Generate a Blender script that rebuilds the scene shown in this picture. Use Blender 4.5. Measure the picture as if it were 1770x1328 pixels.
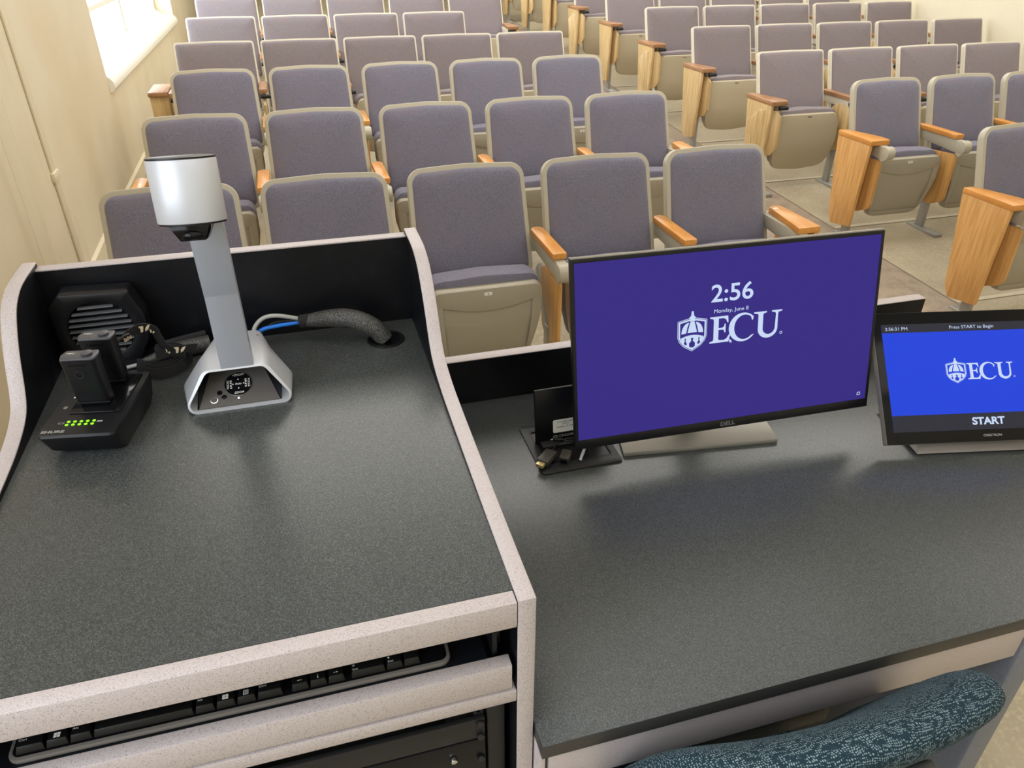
import bpy, bmesh, math, random
from mathutils import Vector, Matrix
random.seed(7)
PI = math.pi
S = bpy.context.scene
for o in list(bpy.data.objects): bpy.data.objects.remove(o)
COL = S.collection

# ------------------------------------------------------------------ camera
ZT = 1.09            # height of the raised worktop above the floor
ZD = 0.873           # height of the lower desk top
cam = bpy.data.objects.new('camera', bpy.data.cameras.new('camera')); COL.objects.link(cam)
r_ = Vector((0.96260306, -0.27091123, 0.00156909)); u_ = Vector((0.14024695, 0.50326472, 0.85267545)); w_ = Vector((0.23178902, 0.82056793, -0.52243863))
m = Matrix((( r_.x, u_.x, -w_.x), (r_.y, u_.y, -w_.y), (r_.z, u_.z, -w_.z))).to_4x4()
m.translation = Vector((-0.15382657, -0.53884439, 0.59997 + ZT))
cam.matrix_world = m
cam.data.sensor_width = 36; cam.data.sensor_fit = 'HORIZONTAL'
cam.data.lens = 1285.08 / 1770 * 36
cam.data.clip_start = 0.02; cam.data.clip_end = 100
S.camera = cam

# ------------------------------------------------------------------ light
S.view_settings.view_transform = 'Standard'; S.view_settings.look = 'None'
S.view_settings.gamma = 1; S.view_settings.use_curve_mapping = False
S.view_settings.exposure = 0.0
W = bpy.data.worlds.new('sky'); S.world = W; W.use_nodes = True
W.node_tree.nodes['Background'].inputs[0].default_value = (0.80, 0.90, 1.0, 1)
W.node_tree.nodes['Background'].inputs[1].default_value = 4.0

def area(name, loc, rot, sx, sy, power, col):
    l = bpy.data.lights.new(name, 'AREA'); l.shape = 'RECTANGLE'; l.size = sx; l.size_y = sy
    l.energy = power; l.color = col
    o = bpy.data.objects.new(name, l); COL.objects.link(o); o.location = loc; o.rotation_euler = rot
    return o
for ly in (-1.5, 0.6, 3.6, 6.6, 9.6):
    for lx in (0.5, 3.9):
        area('ceiling_lamp', (lx, ly, 3.22), (0, 0, 0), 3.0, 1.3, 20 if ly < 1 else 58, (1.0, 0.97, 0.93))
# daylight entering by the window in the left wall (sky seen from the room)
area('daylight_lamp', (-1.78, 7.3, 1.75), (0, -PI/2, 0), 1.9, 4.4, 100, (0.80, 0.90, 1.0))
# added lamp before the solid left wall: daylight of an assumed, unbuilt window
area('daylight_lamp', (-1.26, -0.9, 1.95), (0, -PI/2, 0), 1.5, 1.8, 44, (0.78, 0.88, 1.0))

# ------------------------------------------------------------------ materials
def lin(c): return tuple(((v/255)/12.92 if v/255 <= 0.04045 else ((v/255+0.055)/1.055)**2.4) for v in c)
def mat(name, col, rough=0.5, metal=0.0, spec=0.5, noise=None, bump=None, coat=0):
    """noise = (scale, second colour, lo, hi) ; bump = (scale, strength, distance)"""
    M = bpy.data.materials.new(name); M.use_nodes = True; nt = M.node_tree; N = nt.nodes; L = nt.links
    b = N['Principled BSDF']
    b.inputs['Base Color'].default_value = (*col, 1); b.inputs['Roughness'].default_value = rough
    b.inputs['Metallic'].default_value = metal; b.inputs['Specular IOR Level'].default_value = spec
    b.inputs['Coat Weight'].default_value = coat
    tc = N.new('ShaderNodeTexCoord')
    if noise:
        layers = noise if isinstance(noise, list) else [noise]
        prev = None
        for (sc, c2, lo, hi) in layers:
            n = N.new('ShaderNodeTexNoise'); n.inputs['Scale'].default_value = sc if not isinstance(sc, tuple) else 1
            n.inputs['Detail'].default_value = 3
            if isinstance(sc, tuple):
                mp = N.new('ShaderNodeMapping'); mp.inputs['Scale'].default_value = sc
                L.new(tc.outputs['Object'], mp.inputs[0]); L.new(mp.outputs[0], n.inputs['Vector'])
            else: L.new(tc.outputs['Object'], n.inputs['Vector'])
            rp = N.new('ShaderNodeMapRange'); rp.inputs[1].default_value = lo; rp.inputs[2].default_value = hi
            L.new(n.outputs['Fac'], rp.inputs[0])
            mx = N.new('ShaderNodeMix'); mx.data_type = 'RGBA'
            L.new(rp.outputs[0], mx.inputs[0])
            if prev is None: mx.inputs[6].default_value = (*col, 1)
            else: L.new(prev, mx.inputs[6])
            mx.inputs[7].default_value = (*c2, 1); prev = mx.outputs[2]
        L.new(prev, b.inputs['Base Color'])
    if bump:
        n = N.new('ShaderNodeTexNoise'); n.inputs['Scale'].default_value = bump[0]; n.inputs['Detail'].default_value = 2
        L.new(tc.outputs['Object'], n.inputs['Vector'])
        bp = N.new('ShaderNodeBump'); bp.inputs['Strength'].default_value = bump[1]; bp.inputs['Distance'].default_value = bump[2]
        L.new(n.outputs['Fac'], bp.inputs['Height']); L.new(bp.outputs[0], b.inputs['Normal'])
    return M
def emit(name, col, st):
    M = bpy.data.materials.new(name); M.use_nodes = True; b = M.node_tree.nodes['Principled BSDF']
    b.inputs['Base Color'].default_value = (0.002, 0.002, 0.002, 1); b.inputs['Roughness'].default_value = 0.4
    b.inputs['Specular IOR Level'].default_value = 0.06
    b.inputs['Emission Color'].default_value = (*col, 1); b.inputs['Emission Strength'].default_value = st
    return M
def wood(name, c1, c2, scale=(60, 60, 4), rough=0.4):
    return mat(name, c1, rough, noise=[(scale, c2, 0.40, 0.62), ((scale[0]*3, scale[1]*3, scale[2]*1.5), tuple(v*0.88 for v in c2), 0.55, 0.75)])
def weave(name, c1, c2, c3, sc=600, rough=0.95):
    M = mat(name, c1, rough, spec=0.15, noise=[(sc, c2, 0.42, 0.58), (9, c3, 0.45, 0.85)], bump=(sc, 0.5, 0.0012))
    M.node_tree.nodes['Principled BSDF'].inputs['Sheen Weight'].default_value = 0.25
    M.node_tree.nodes['Principled BSDF'].inputs['Sheen Roughness'].default_value = 0.5
    return M
T_ = {}
T_['worktop'] = mat('dark_laminate', lin((46, 49, 49)), 0.30, spec=0.5, noise=(1050, lin((96, 100, 99)), 0.46, 0.66), bump=(420, 0.16, 0.0003))
T_['edge'] = mat('dark_laminate_edge', lin((58, 56, 54)), 0.45)
T_['speckle'] = mat('speckled_laminate', lin((184, 174, 173)), 0.42, noise=[(1000, lin((122, 112, 112)), 0.55, 0.69), (800, lin((194, 184, 186)), 0.55, 0.69)], bump=(900, 0.15, 0.0003))
T_['black'] = mat('black_laminate', (0.005, 0.0055, 0.0075), 0.33, spec=0.3, noise=(30, (0.014, 0.014, 0.016), 0.6, 0.8))
T_['blackplastic'] = mat('black_plastic', (0.006, 0.006, 0.0075), 0.36, spec=0.32, bump=(900, 0.15, 0.0003))
T_['gloss'] = mat('gloss_black', (0.004, 0.004, 0.005), 0.12, spec=0.22)
T_['blacksteel'] = mat('black_steel', (0.022, 0.022, 0.023), 0.42, 0.1, 0.3)
T_['louvre'] = mat('louvre_grey', lin((120, 122, 126)), 0.35, 0.5)
T_['keyedge'] = mat('keyboard_edge', lin((98, 94, 90)), 0.4)
T_['plug'] = mat('plug_shell', lin((62, 58, 54)), 0.45)
T_['key'] = mat('keycap_black', (0.006, 0.006, 0.006), 0.42, spec=0.3)
T_['greyplastic'] = mat('grey_plastic', lin((118, 112, 106)), 0.4)
T_['silver'] = mat('silver_paint', lin((188, 190, 196)), 0.36, 0.25)
T_['silverdark'] = mat('silver_arm', lin((158, 161, 170)), 0.36, 0.3)
T_['panelgrey'] = mat('control_grey', lin((84, 80, 78)), 0.5, 0.2)
T_['chrome'] = mat('chrome', (0.8, 0.8, 0.8), 0.15, 1.0)
T_['standgrey'] = mat('stand_grey', lin((150, 146, 138)), 0.35, 0.5)
T_['white'] = mat('white_print', lin((235, 235, 230)), 0.6)
T_['dimprint'] = mat('dim_print', lin((95, 95, 98)), 0.5)
T_['capgrey'] = mat('cap_grey', lin((66, 66, 72)), 0.4)
T_['greyprint'] = mat('grey_print', lin((150, 150, 150)), 0.6)
T_['ink'] = mat('black_print', (0.02, 0.02, 0.02), 0.6)
T_['cream'] = mat('cream_print', lin((225, 208, 178)), 0.7)
T_['sleeve'] = mat('braided_sleeve', (0.010, 0.010, 0.011), 0.5, noise=(1000, lin((120, 118, 114)), 0.50, 0.62), bump=(900, 0.5, 0.0006))
T_['strap'] = mat('black_webbing', (0.012, 0.012, 0.013), 0.9, bump=(700, 0.6, 0.001))
T_['blue'] = mat('blue_cable', lin((30, 120, 225)), 0.4)
T_['greycable'] = mat('grey_cable', lin((160, 160, 156)), 0.5)
T_['gold'] = mat('gold_plug', lin((215, 195, 140)), 0.3, 0.6)
T_['led'] = emit('green_led', (0.30, 1.0, 0.02), 1.6)
T_['statusled'] = emit('white_led', (0.85, 0.85, 1.0), 1.5)
T_['fabric'] = weave('purple_weave', lin((140, 138, 156)), lin((98, 96, 110)), lin((126, 119, 132)))
T_['fabric2'] = weave('taupe_weave', lin((150, 141, 146)), lin((118, 109, 113)), lin((138, 126, 127)))
T_['beige'] = mat('beige_plastic', lin((184, 177, 158)), 0.42, bump=(600, 0.08, 0.0004))
T_['beige2'] = mat('light_beige_plastic', lin((218, 211, 192)), 0.40)
T_['pan'] = mat('seat_pan_plastic', lin((168, 160, 142)), 0.42, bump=(600, 0.1, 0.0004))
T_['pan2'] = mat('pale_seat_pan_plastic', lin((188, 176, 150)), 0.42)
T_['oak'] = wood('orange_oak', lin((220, 170, 104)), lin((204, 152, 88)), (70, 70, 5))
T_['oaktop'] = wood('orange_oak_top', lin((222, 156, 80)), lin((208, 142, 68)), (60, 8, 60), 0.3)
T_['pale'] = wood('pale_wood', lin((216, 188, 138)), lin((196, 164, 112)), (60, 60, 4))
T_['brown'] = wood('brown_wood', lin((176, 132, 92)), lin((150, 108, 74)), (50, 8, 50))
T_['metal'] = mat('grey_post_metal', lin((168, 166, 160)), 0.4, 0.4)
T_['dkmetal'] = mat('dark_hinge', (0.03, 0.03, 0.03), 0.4, 0.5)
T_['wall'] = mat('cream_wall_paint', lin((220, 208, 182)), 0.55, noise=[(1.3, lin((212, 196, 164)), 0.45, 0.75), ((5, 5, 0.7), lin((206, 188, 156)), 0.60, 0.80)])
T_['wallr'] = mat('pale_wall_paint', lin((232, 224, 198)), 0.7, noise=(2, lin((226, 217, 190)), 0.4, 0.7))
T_['trimpaint'] = mat('cream_trim_paint', lin((226, 214, 186)), 0.4)
T_['whitepaint'] = mat('white_window_paint', lin((238, 234, 222)), 0.4)
T_['ceil'] = mat('ceiling_white', (0.75, 0.74, 0.70), 0.9)
T_['floor'] = mat('tan_concrete_floor', lin((176, 164, 138)), 0.45, noise=[(3, lin((158, 146, 122)), 0.4, 0.7), (60, lin((186, 174, 148)), 0.5, 0.7)])
T_['aisle'] = mat('brown_aisle_tile', lin((158, 142, 124)), 0.4, noise=[(14, lin((138, 122, 106)), 0.4, 0.65), (90, lin((170, 156, 138)), 0.55, 0.7)])
T_['seam'] = mat('floor_seam', lin((112, 100, 86)), 0.6)
T_['nosing'] = mat('pale_floor_joint', lin((196, 186, 162)), 0.6)
T_['glass'] = None
T_['sidegrey'] = mat('grey_blue_laminate', lin((112, 116, 126)), 0.4, noise=(400, lin((100, 102, 112)), 0.5, 0.7))
T_['charcoal'] = mat('chair_shell_grey', lin((70, 74, 76)), 0.5)

def dotted_fabric():
    M = bpy.data.materials.new('teal_dotted_fabric'); M.use_nodes = True; N = M.node_tree.nodes; L = M.node_tree.links
    b = N['Principled BSDF']; b.inputs['Roughness'].default_value = 0.95; b.inputs['Specular IOR Level'].default_value = 0.15
    tc = N.new('ShaderNodeTexCoord'); v = N.new('ShaderNodeTexVoronoi'); v.inputs['Scale'].default_value = 400
    v.inputs['Randomness'].default_value = 0.35
    ns = N.new('ShaderNodeTexNoise'); ns.inputs['Scale'].default_value = 14
    ad = N.new('ShaderNodeVectorMath'); ad.operation = 'MULTIPLY_ADD'
    L.new(ns.outputs['Color'], ad.inputs[0]); ad.inputs[1].default_value = (0.010, 0.010, 0.010); L.new(tc.outputs['Object'], ad.inputs[2])
    L.new(ad.outputs[0], v.inputs['Vector'])
    rp = N.new('ShaderNodeMapRange'); rp.inputs[1].default_value = 0.28; rp.inputs[2].default_value = 0.42
    L.new(v.outputs['Distance'], rp.inputs[0])
    mx = N.new('ShaderNodeMix'); mx.data_type = 'RGBA'; mx.inputs[6].default_value = (*lin((124, 142, 148)), 1); mx.inputs[7].default_value = (*lin((32, 50, 60)), 1)
    L.new(rp.outputs[0], mx.inputs[0]); L.new(mx.outputs[2], b.inputs['Base Color'])
    bp = N.new('ShaderNodeBump'); bp.inputs['Strength'].default_value = 0.5; bp.inputs['Distance'].default_value = 0.001; bp.invert = True
    L.new(v.outputs['Distance'], bp.inputs['Height']); L.new(bp.outputs[0], b.inputs['Normal'])
    return M
T_['teal'] = dotted_fabric()
def pane_mat():
    M = bpy.data.materials.new('window_glass'); M.use_nodes = True; N = M.node_tree.nodes; L = M.node_tree.links
    N.remove(N['Principled BSDF']); out = N['Material Output']
    t = N.new('ShaderNodeBsdfTransparent'); g = N.new('ShaderNodeBsdfGlossy'); g.inputs['Roughness'].default_value = 0.02
    x = N.new('ShaderNodeMixShader'); x.inputs[0].default_value = 0.07
    L.new(t.outputs[0], x.inputs[1]); L.new(g.outputs[0], x.inputs[2]); L.new(x.outputs[0], out.inputs[0])
    return M
T_['glass'] = pane_mat()

# ------------------------------------------------------------------ mesh helpers
def finish(bm, name, bevel=0.0, seg=2, smooth=True, ang=32):
    bmesh.ops.remove_doubles(bm, verts=bm.verts, dist=1e-6)
    bmesh.ops.recalc_face_normals(bm, faces=bm.faces)
    if bevel:
        ed = [e for e in bm.edges if len(e.link_faces) == 2 and e.calc_face_angle(0) > math.radians(ang)]
        bmesh.ops.bevel(bm, geom=ed, offset=bevel, segments=seg, profile=0.5, affect='EDGES', clamp_overlap=True)
    me = bpy.data.meshes.new(name); bm.to_mesh(me); bm.free()
    if smooth:
        me.shade_smooth(); me.set_sharp_from_angle(angle=math.radians(38))
    return me
def put(name, me, mats, parent=None, loc=None, rot=None):
    o = bpy.data.objects.new(name, me); COL.objects.link(o)
    if mats is not None and len(me.materials) == 0:
        for mm in (mats if isinstance(mats, (list, tuple)) else [mats]): me.materials.append(T_[mm] if isinstance(mm, str) else mm)
    if parent: o.parent = parent
    if loc is not None: o.location = loc
    if rot is not None: o.rotation_euler = rot
    return o
def tag(o, label=None, cat=None, group=None, kind=None):
    if label: o['label'] = label
    if cat: o['category'] = cat
    if group: o['group'] = group
    if kind: o['kind'] = kind
    return o
def thing(name, label, cat, loc=(0, 0, 0), rz=0.0, group=None):
    o = bpy.data.objects.new(name, None); COL.objects.link(o); o.location = loc; o.rotation_euler = (0, 0, rz)
    o.empty_display_size = 0.05
    return tag(o, label, cat, group)
def b_box(bm, x0, x1, y0, y1, z0, z1, M=None):
    vs = [bm.verts.new((M @ Vector(p)) if M is not None else p) for p in
          [(x0,y0,z0),(x1,y0,z0),(x1,y1,z0),(x0,y1,z0),(x0,y0,z1),(x1,y0,z1),(x1,y1,z1),(x0,y1,z1)]]
    for f in [(0,3,2,1),(4,5,6,7),(0,1,5,4),(1,2,6,5),(2,3,7,6),(3,0,4,7)]: bm.faces.new([vs[i] for i in f])
def box(name, x0, x1, y0, y1, z0, z1, mats, parent=None, bevel=0.0, seg=2, M=None):
    bm = bmesh.new(); b_box(bm, min(x0,x1), max(x0,x1), min(y0,y1), max(y0,y1), min(z0,z1), max(z0,z1), M)
    return put(name, finish(bm, name, bevel, seg), mats, parent)
def b_prism(bm, pts, f0, f1):
    """pts 2-D outline; f0/f1 map (a, b) to a 3-D point on either end"""
    A = [bm.verts.new(f0(*p)) for p in pts]; B = [bm.verts.new(f1(*p)) for p in pts]; n = len(pts)
    bm.faces.new(A[::-1]); bm.faces.new(B)
    for i in range(n): bm.faces.new([A[i], A[(i+1) % n], B[(i+1) % n], B[i]])
def prism(name, pts, f0, f1, mats, parent=None, bevel=0.0, seg=2):
    bm = bmesh.new(); b_prism(bm, pts, f0, f1); return put(name, finish(bm, name, bevel, seg), mats, parent)
def b_loft(bm, rings, cap=True, closed=True):
    V = [[bm.verts.new(p) for p in r] for r in rings]; n = len(rings[0])
    for a, b in zip(V, V[1:]):
        for i in range(n if closed else n-1): bm.faces.new([a[i], a[(i+1) % n], b[(i+1) % n], b[i]])
    if cap: bm.faces.new(V[0][::-1]); bm.faces.new(V[-1])
    return V
def rpoly(corners, seg=6):
    """rounded polygon; corners = [(x, y, radius)] counter-clockwise"""
    out = []; n = len(corners)
    for i in range(n):
        p = Vector(corners[i][:2]); r = corners[i][2]; a = Vector(corners[i-1][:2]); b = Vector(corners[(i+1) % n][:2])
        if r <= 0: out.append((p.x, p.y)); continue
        da = (a-p).normalized(); db = (b-p).normalized(); ang = da.angle(db); t = min(r/math.tan(ang/2), (a-p).length*0.49, (b-p).length*0.49)
        rr = t*math.tan(ang/2); c = p+(da+db).normalized()*(rr/math.sin(ang/2)); s = p+da*t; e = p+db*t
        a0 = math.atan2(s.y-c.y, s.x-c.x); a1 = math.atan2(e.y-c.y, e.x-c.x); d = (a1-a0+PI) % (2*PI)-PI
        for k in range(seg+1):
            th = a0+d*k/seg; out.append((c.x+rr*math.cos(th), c.y+rr*math.sin(th)))
    return out
def b_ring(bm, outer, inner, M, w0, w1, n=72):
    """flat frame between two star-shaped outlines, from depth w0 to w1"""
    cx = sum(p[0] for p in inner)/len(inner); cy = sum(p[1] for p in inner)/len(inner)
    def cast(poly, th):
        d = (math.cos(th), math.sin(th)); best = None
        for i in range(len(poly)):
            ax, ay = poly[i][0]-cx, poly[i][1]-cy; bx, by = poly[(i+1) % len(poly)][0]-cx, poly[(i+1) % len(poly)][1]-cy
            ex, ey = bx-ax, by-ay; den = d[0]*ey-d[1]*ex
            if abs(den) < 1e-12: continue
            t = (ax*ey-ay*ex)/den; s = (ax*d[1]-ay*d[0])/den
            if t > 0 and -1e-9 <= s <= 1+1e-9 and (best is None or t > best): best = t
        return (cx+d[0]*best, cy+d[1]*best)
    R = [[], [], [], []]
    ths = sorted(set([2*PI*k/n for k in range(n)] + [math.atan2(p[1]-cy, p[0]-cx) % (2*PI) for p in outer+inner]))
    clean = [ths[0]]
    for t in ths[1:]:
        if t-clean[-1] > 1e-4: clean.append(t)
    for th in clean:
        o = cast(outer, th); i = cast(inner, th)
        R[0].append(bm.verts.new(M(o[0], o[1], w0))); R[1].append(bm.verts.new(M(o[0], o[1], w1)))
        R[2].append(bm.verts.new(M(i[0], i[1], w1))); R[3].append(bm.verts.new(M(i[0], i[1], w0)))
    k = len(clean)
    for i in range(k):
        j = (i+1) % k
        for a in range(4):
            b = (a+1) % 4; bm.faces.new([R[a][i], R[a][j], R[b][j], R[b][i]])
def b_pillow(bm, pts, M, prof, back=None):
    cx = sum(p[0] for p in pts)/len(pts); cy = (max(p[1] for p in pts)+min(p[1] for p in pts))/2; n = len(pts)
    rings = []
    for (s, w) in prof:
        rings.append([bm.verts.new(M(cx+(p[0]-cx)*s, cy+(p[1]-cy)*s, w)) for p in pts])
    for a, b in zip(rings, rings[1:]):
        for i in range(n): bm.faces.new([a[i], a[(i+1) % n], b[(i+1) % n], b[i]])
    c = bm.verts.new(M(cx, cy, prof[-1][1])); a = rings[-1]
    for i in range(n): bm.faces.new([a[i], a[(i+1) % n], c])
    bm.faces.new(rings[0][::-1])
def b_tube(bm, pts, rad, n=10, cap=True):
    pts = [Vector(p) for p in pts]; rings = []; up = Vector((0, 0, 1)); prev = None
    for i, p in enumerate(pts):
        t = (pts[min(i+1, len(pts)-1)]-pts[max(i-1, 0)]).normalized()
        if prev is None:
            s = t.cross(up) if abs(t.dot(up)) < 0.95 else t.cross(Vector((1, 0, 0)))
            s.normalize()
        else: s = (prev-t*prev.dot(t)).normalized()
        prev = s; v = s.cross(t); r = rad[i] if isinstance(rad, (list, tuple)) else rad
        rings.append([tuple(p+s*(math.cos(2*PI*k/n)*r)+v*(math.sin(2*PI*k/n)*r)) for k in range(n)])
    b_loft(bm, rings, cap)
def smooth_path(pts, k=6):
    P = [Vector(p) for p in pts]; out = []
    for i in range(len(P)-1):
        a = P[max(i-1, 0)]; b = P[i]; c = P[i+1]; d = P[min(i+2, len(P)-1)]
        for j in range(k):
            t = j/k; out.append(0.5*((2*b)+(c-a)*t+(2*a-5*b+4*c-d)*t*t+(-a+3*b-3*c+d)*t**3))
    out.append(P[-1]); return out
def tube(name, pts, rad, mats, parent=None, n=10, sm=6):
    bm = bmesh.new(); q = smooth_path(pts, sm) if sm else pts
    if isinstance(rad, (list, tuple)):
        rr = []
        for i in range(len(q)):
            f = i/(len(q)-1)*(len(rad)-1); a = int(f); b = min(a+1, len(rad)-1); rr.append(rad[a]+(rad[b]-rad[a])*(f-a))
        rad = rr
    b_tube(bm, q, rad, n); return put(name, finish(bm, name), mats, parent)
def b_cyl(bm, c0, c1, r0, r1=None, n=20):
    r1 = r0 if r1 is None else r1; c0 = Vector(c0); c1 = Vector(c1); t = (c1-c0).normalized()
    s = t.cross(Vector((0, 0, 1)) if abs(t.z) < 0.9 else Vector((1, 0, 0))).normalized(); v = s.cross(t)
    b_loft(bm, [[tuple(c+s*(math.cos(2*PI*k/n)*r)+v*(math.sin(2*PI*k/n)*r)) for k in range(n)] for c, r in ((c0, r0), (c1, r1))])
def cyl(name, c0, c1, r0, mats, parent=None, r1=None, n=20, bevel=0.0):
    bm = bmesh.new(); b_cyl(bm, c0, c1, r0, r1, n); return put(name, finish(bm, name, bevel), mats, parent)
def ribbon(name, pts, wdir, width, mats, parent=None, th=0.0012):
    bm = bmesh.new(); q = smooth_path(pts, 6); rings = []
    for i, p in enumerate(q):
        t = (q[min(i+1, len(q)-1)]-q[max(i-1, 0)]).normalized(); wv = Vector(wdir); wv = (wv-t*wv.dot(t)).normalized(); nn = t.cross(wv)
        h = wv*width/2; k = nn*th/2
        rings.append([tuple(p+h+k), tuple(p-h+k), tuple(p-h-k), tuple(p+h-k)])
    b_loft(bm, rings); return put(name, finish(bm, name), mats, parent)
def frame_map(origin, ax, ay):
    o = Vector(origin); ax = Vector(ax).normalized(); ay = Vector(ay).normalized(); az = ax.cross(ay)
    return lambda a, b, c=0.0: tuple(o+ax*a+ay*b+az*c)
def frame_mat(origin, ax, ay):
    ax = Vector(ax).normalized(); ay = Vector(ay).normalized(); az = ax.cross(ay)
    M = Matrix(((ax.x, ay.x, az.x), (ax.y, ay.y, az.y), (ax.z, ay.z, az.z))).to_4x4(); M.translation = Vector(origin); return M
def curve_mesh(splines, name):
    cu = bpy.data.curves.new(name, 'CURVE'); cu.dimensions = '2D'; cu.fill_mode = 'BOTH'
    for pts in splines:
        sp = cu.splines.new('POLY'); sp.points.add(len(pts)-1); sp.use_cyclic_u = True
        for q, p in zip(sp.points, pts): q.co = (p[0], p[1], 0, 1)
    o = bpy.data.objects.new(name, cu); COL.objects.link(o); dg = bpy.context.evaluated_depsgraph_get()
    me = bpy.data.meshes.new_from_object(o.evaluated_get(dg)); bpy.data.objects.remove(o); bpy.data.curves.remove(cu)
    me.materials.clear(); return me
def text_mesh(s, name, bold=0.0, extra=0.0):
    cu = bpy.data.curves.new(name, 'FONT'); cu.body = s; cu.size = 1; cu.offset = bold; cu.space_character = 1+extra
    o = bpy.data.objects.new(name, cu); COL.objects.link(o); dg = bpy.context.evaluated_depsgraph_get()
    me = bpy.data.meshes.new_from_object(o.evaluated_get(dg)); bpy.data.objects.remove(o); bpy.data.curves.remove(cu)
    me.materials.clear(); return me
def write(name, s, M, x0, x1, y0, y1, mats, parent, bold=0.0, lift=0.0004, me=None):
    """lettering fitted to the rectangle (x0..x1, y0..y1) on the plane M"""
    me = me or text_mesh(s, name, bold)
    xs = [v.co.x for v in me.vertices]; ys = [v.co.y for v in me.vertices]
    sx = (x1-x0)/(max(xs)-min(xs)); sy = (y1-y0)/(max(ys)-min(ys)); ax, ay = min(xs), min(ys)
    for v in me.vertices:
        v.co = M @ Vector((x0+(v.co.x-ax)*sx, y0+(v.co.y-ay)*sy, lift))
    return put(name, me, mats, parent)

# ------------------------------------------------------------------ the room
FLOORS = [0.014, 0.060, 0.105, 0.165, 0.232, 0.300, 0.368, 0.436, 0.504, 0.572]
prof = [(-2.4, 0), (1.70, 0.0), (2.25, 0.014), (3.25, 0.060), (4.15, 0.105), (5.15, 0.165), (6.1, 0.232), (7.05, 0.300), (8.0, 0.368), (8.95, 0.436), (9.9, 0.504), (10.9, 0.572), (14.0, 0.79)]
def floor_z(y):
    for (a, za), (b, zb) in zip(prof, prof[1:]):
        if y <= b: return za+(zb-za)*(y-a)/(b-a)
    return prof[-1][1]
XL, XR, YF, YB, ZC = -1.30, 5.86, -2.4, 14.0, 3.3
bm = bmesh.new()
xs = [XL-0.3, XL, -0.97, 1.97, 3.06, XR+0.2]
def wall_z(y): return floor_z(y) if y < 3.9 else floor_z(3.9)+0.25*(floor_z(y)-floor_z(3.9))
top = [[bm.verts.new((x, y, wall_z(y) if x < -1.2 else z)) for x in xs] for (y, z) in prof]; bot = [[bm.verts.new((x, y, -0.2)) for x in xs] for (y, z) in prof]
for i in range(len(prof)-1):
    for j in range(5):
        f = bm.faces.new([top[i][j], top[i][j+1], top[i+1][j+1], top[i+1][j]]); f.material_index = 1 if j == 3 else 0
        bm.faces.new([bot[i][j], bot[i+1][j], bot[i+1][j+1], bot[i][j+1]])
for i in range(len(prof)-1):
    bm.faces.new([top[i][0], top[i+1][0], bot[i+1][0], bot[i][0]]); bm.faces.new([top[i][5], bot[i][5], bot[i+1][5], top[i+1][5]])
tag(put('floor', finish(bm, 'floor', smooth=False), ['floor', 'aisle']), kind='structure')
# joints of the floor: along the aisle and behind each row's feet
for x in (3.06, 2.52):
    bm = bmesh.new()
    rings = []
    for (y, z) in prof[1:]: rings.append([(x-0.004, y, z-0.01), (x+0.004, y, z-0.01), (x+0.004, y, z+0.0012), (x-0.004, y, z+0.0012)])
    b_loft(bm, rings); tag(put('trim_%d' % (1 if x > 3 else 2), finish(bm, 'joint', smooth=False), 'seam'), kind='structure')
RY = [2.42, 3.46, 4.34, 5.32, 6.22, 7.18, 8.12, 9.07, 10.0, 10.95]
for i, y in enumerate(RY):
    yy = y-0.16; z = floor_z(yy)
    box('trim_%d' % (i+3), 3.07, XR, yy-0.016, yy+0.016, z-0.02, z+0.004, 'nosing')['kind'] = 'structure'

WY0, WY1, WZ0, WZ1 = 5.19, 9.42, 0.86, 2.75       # window opening in the left wall
bm = bmesh.new()
for (y0, y1, z0, z1) in [(YF, WY0, -0.2, ZC), (WY1, YB, -0.2, ZC), (WY0, WY1, -0.2, WZ0), (WY0, WY1, WZ1, ZC)]: b_box(bm, XL-0.32, XL, y0, y1, z0, z1)
tag(put('wall_left', finish(bm, 'wall_left', smooth=False), 'wall'), kind='structure')
box('wall_right', XR, XR+0.2, YF, YB, -0.2, ZC, 'wallr')['kind'] = 'structure'
box('wall_back', XL-0.3, XR+0.2, YB, YB+0.2, -0.2, ZC, 'wallr')['kind'] = 'structure'
box('wall_front', XL-0.3, XR+0.2, YF-0.2, YF, -0.2, ZC, 'wallr')['kind'] = 'structure'
box('ceiling', XL-0.3, XR+0.2, YF-0.2, YB+0.2, ZC, ZC+0.2, 'ceil')['kind'] = 'structure'
# baseboard follows the rake
def baseboard(name, x0, x1, ya, fn=floor_z):
    bm = bmesh.new(); rings = []
    for (y, z) in [(ya, fn(ya))]+[(p[0], fn(p[0])) for p in prof if p[0] > ya]:
        rings.append([(x0, y, z-0.01), (x1, y, z-0.01), (x1, y, z+0.095), (x0+(x1-x0)*0.3, y, z+0.105), (x0, y, z+0.105)])
    b_loft(bm, rings); tag(put(name, finish(bm, name, smooth=False), 'trimpaint'), kind='structure')
baseboard('baseboard_left', XL, XL+0.018, 3.55, wall_z); baseboard('baseboard_right', XR, XR-0.018, -2.4)
# flat pilaster, surface raceway and the painted door at the near end of the left wall
box('trim_20', XL, XL+0.012, 2.93, 3.10, 0, 2.6, 'trimpaint', bevel=0.006)['kind'] = 'structure'
rw = box('trim_21', XL, XL+0.011, 3.44, 3.505, 0.02, 3.2, 'trimpaint', bevel=0.004); rw['kind'] = 'structure'
box('raceway_coupling', XL+0.0, XL+0.017, 3.425, 3.52, 0.655, 0.70, 'trimpaint', rw, 0.003)
box('outlet_box', XL, XL+0.045, 3.50, 3.58, 0.10, 0.17, 'trimpaint', rw, 0.004)
dr = box('door_1', XL+0.0005, XL+0.012, 1.6, 2.925, 0.01, 2.35, 'wall', bevel=0.002); dr['kind'] = 'structure'
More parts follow.
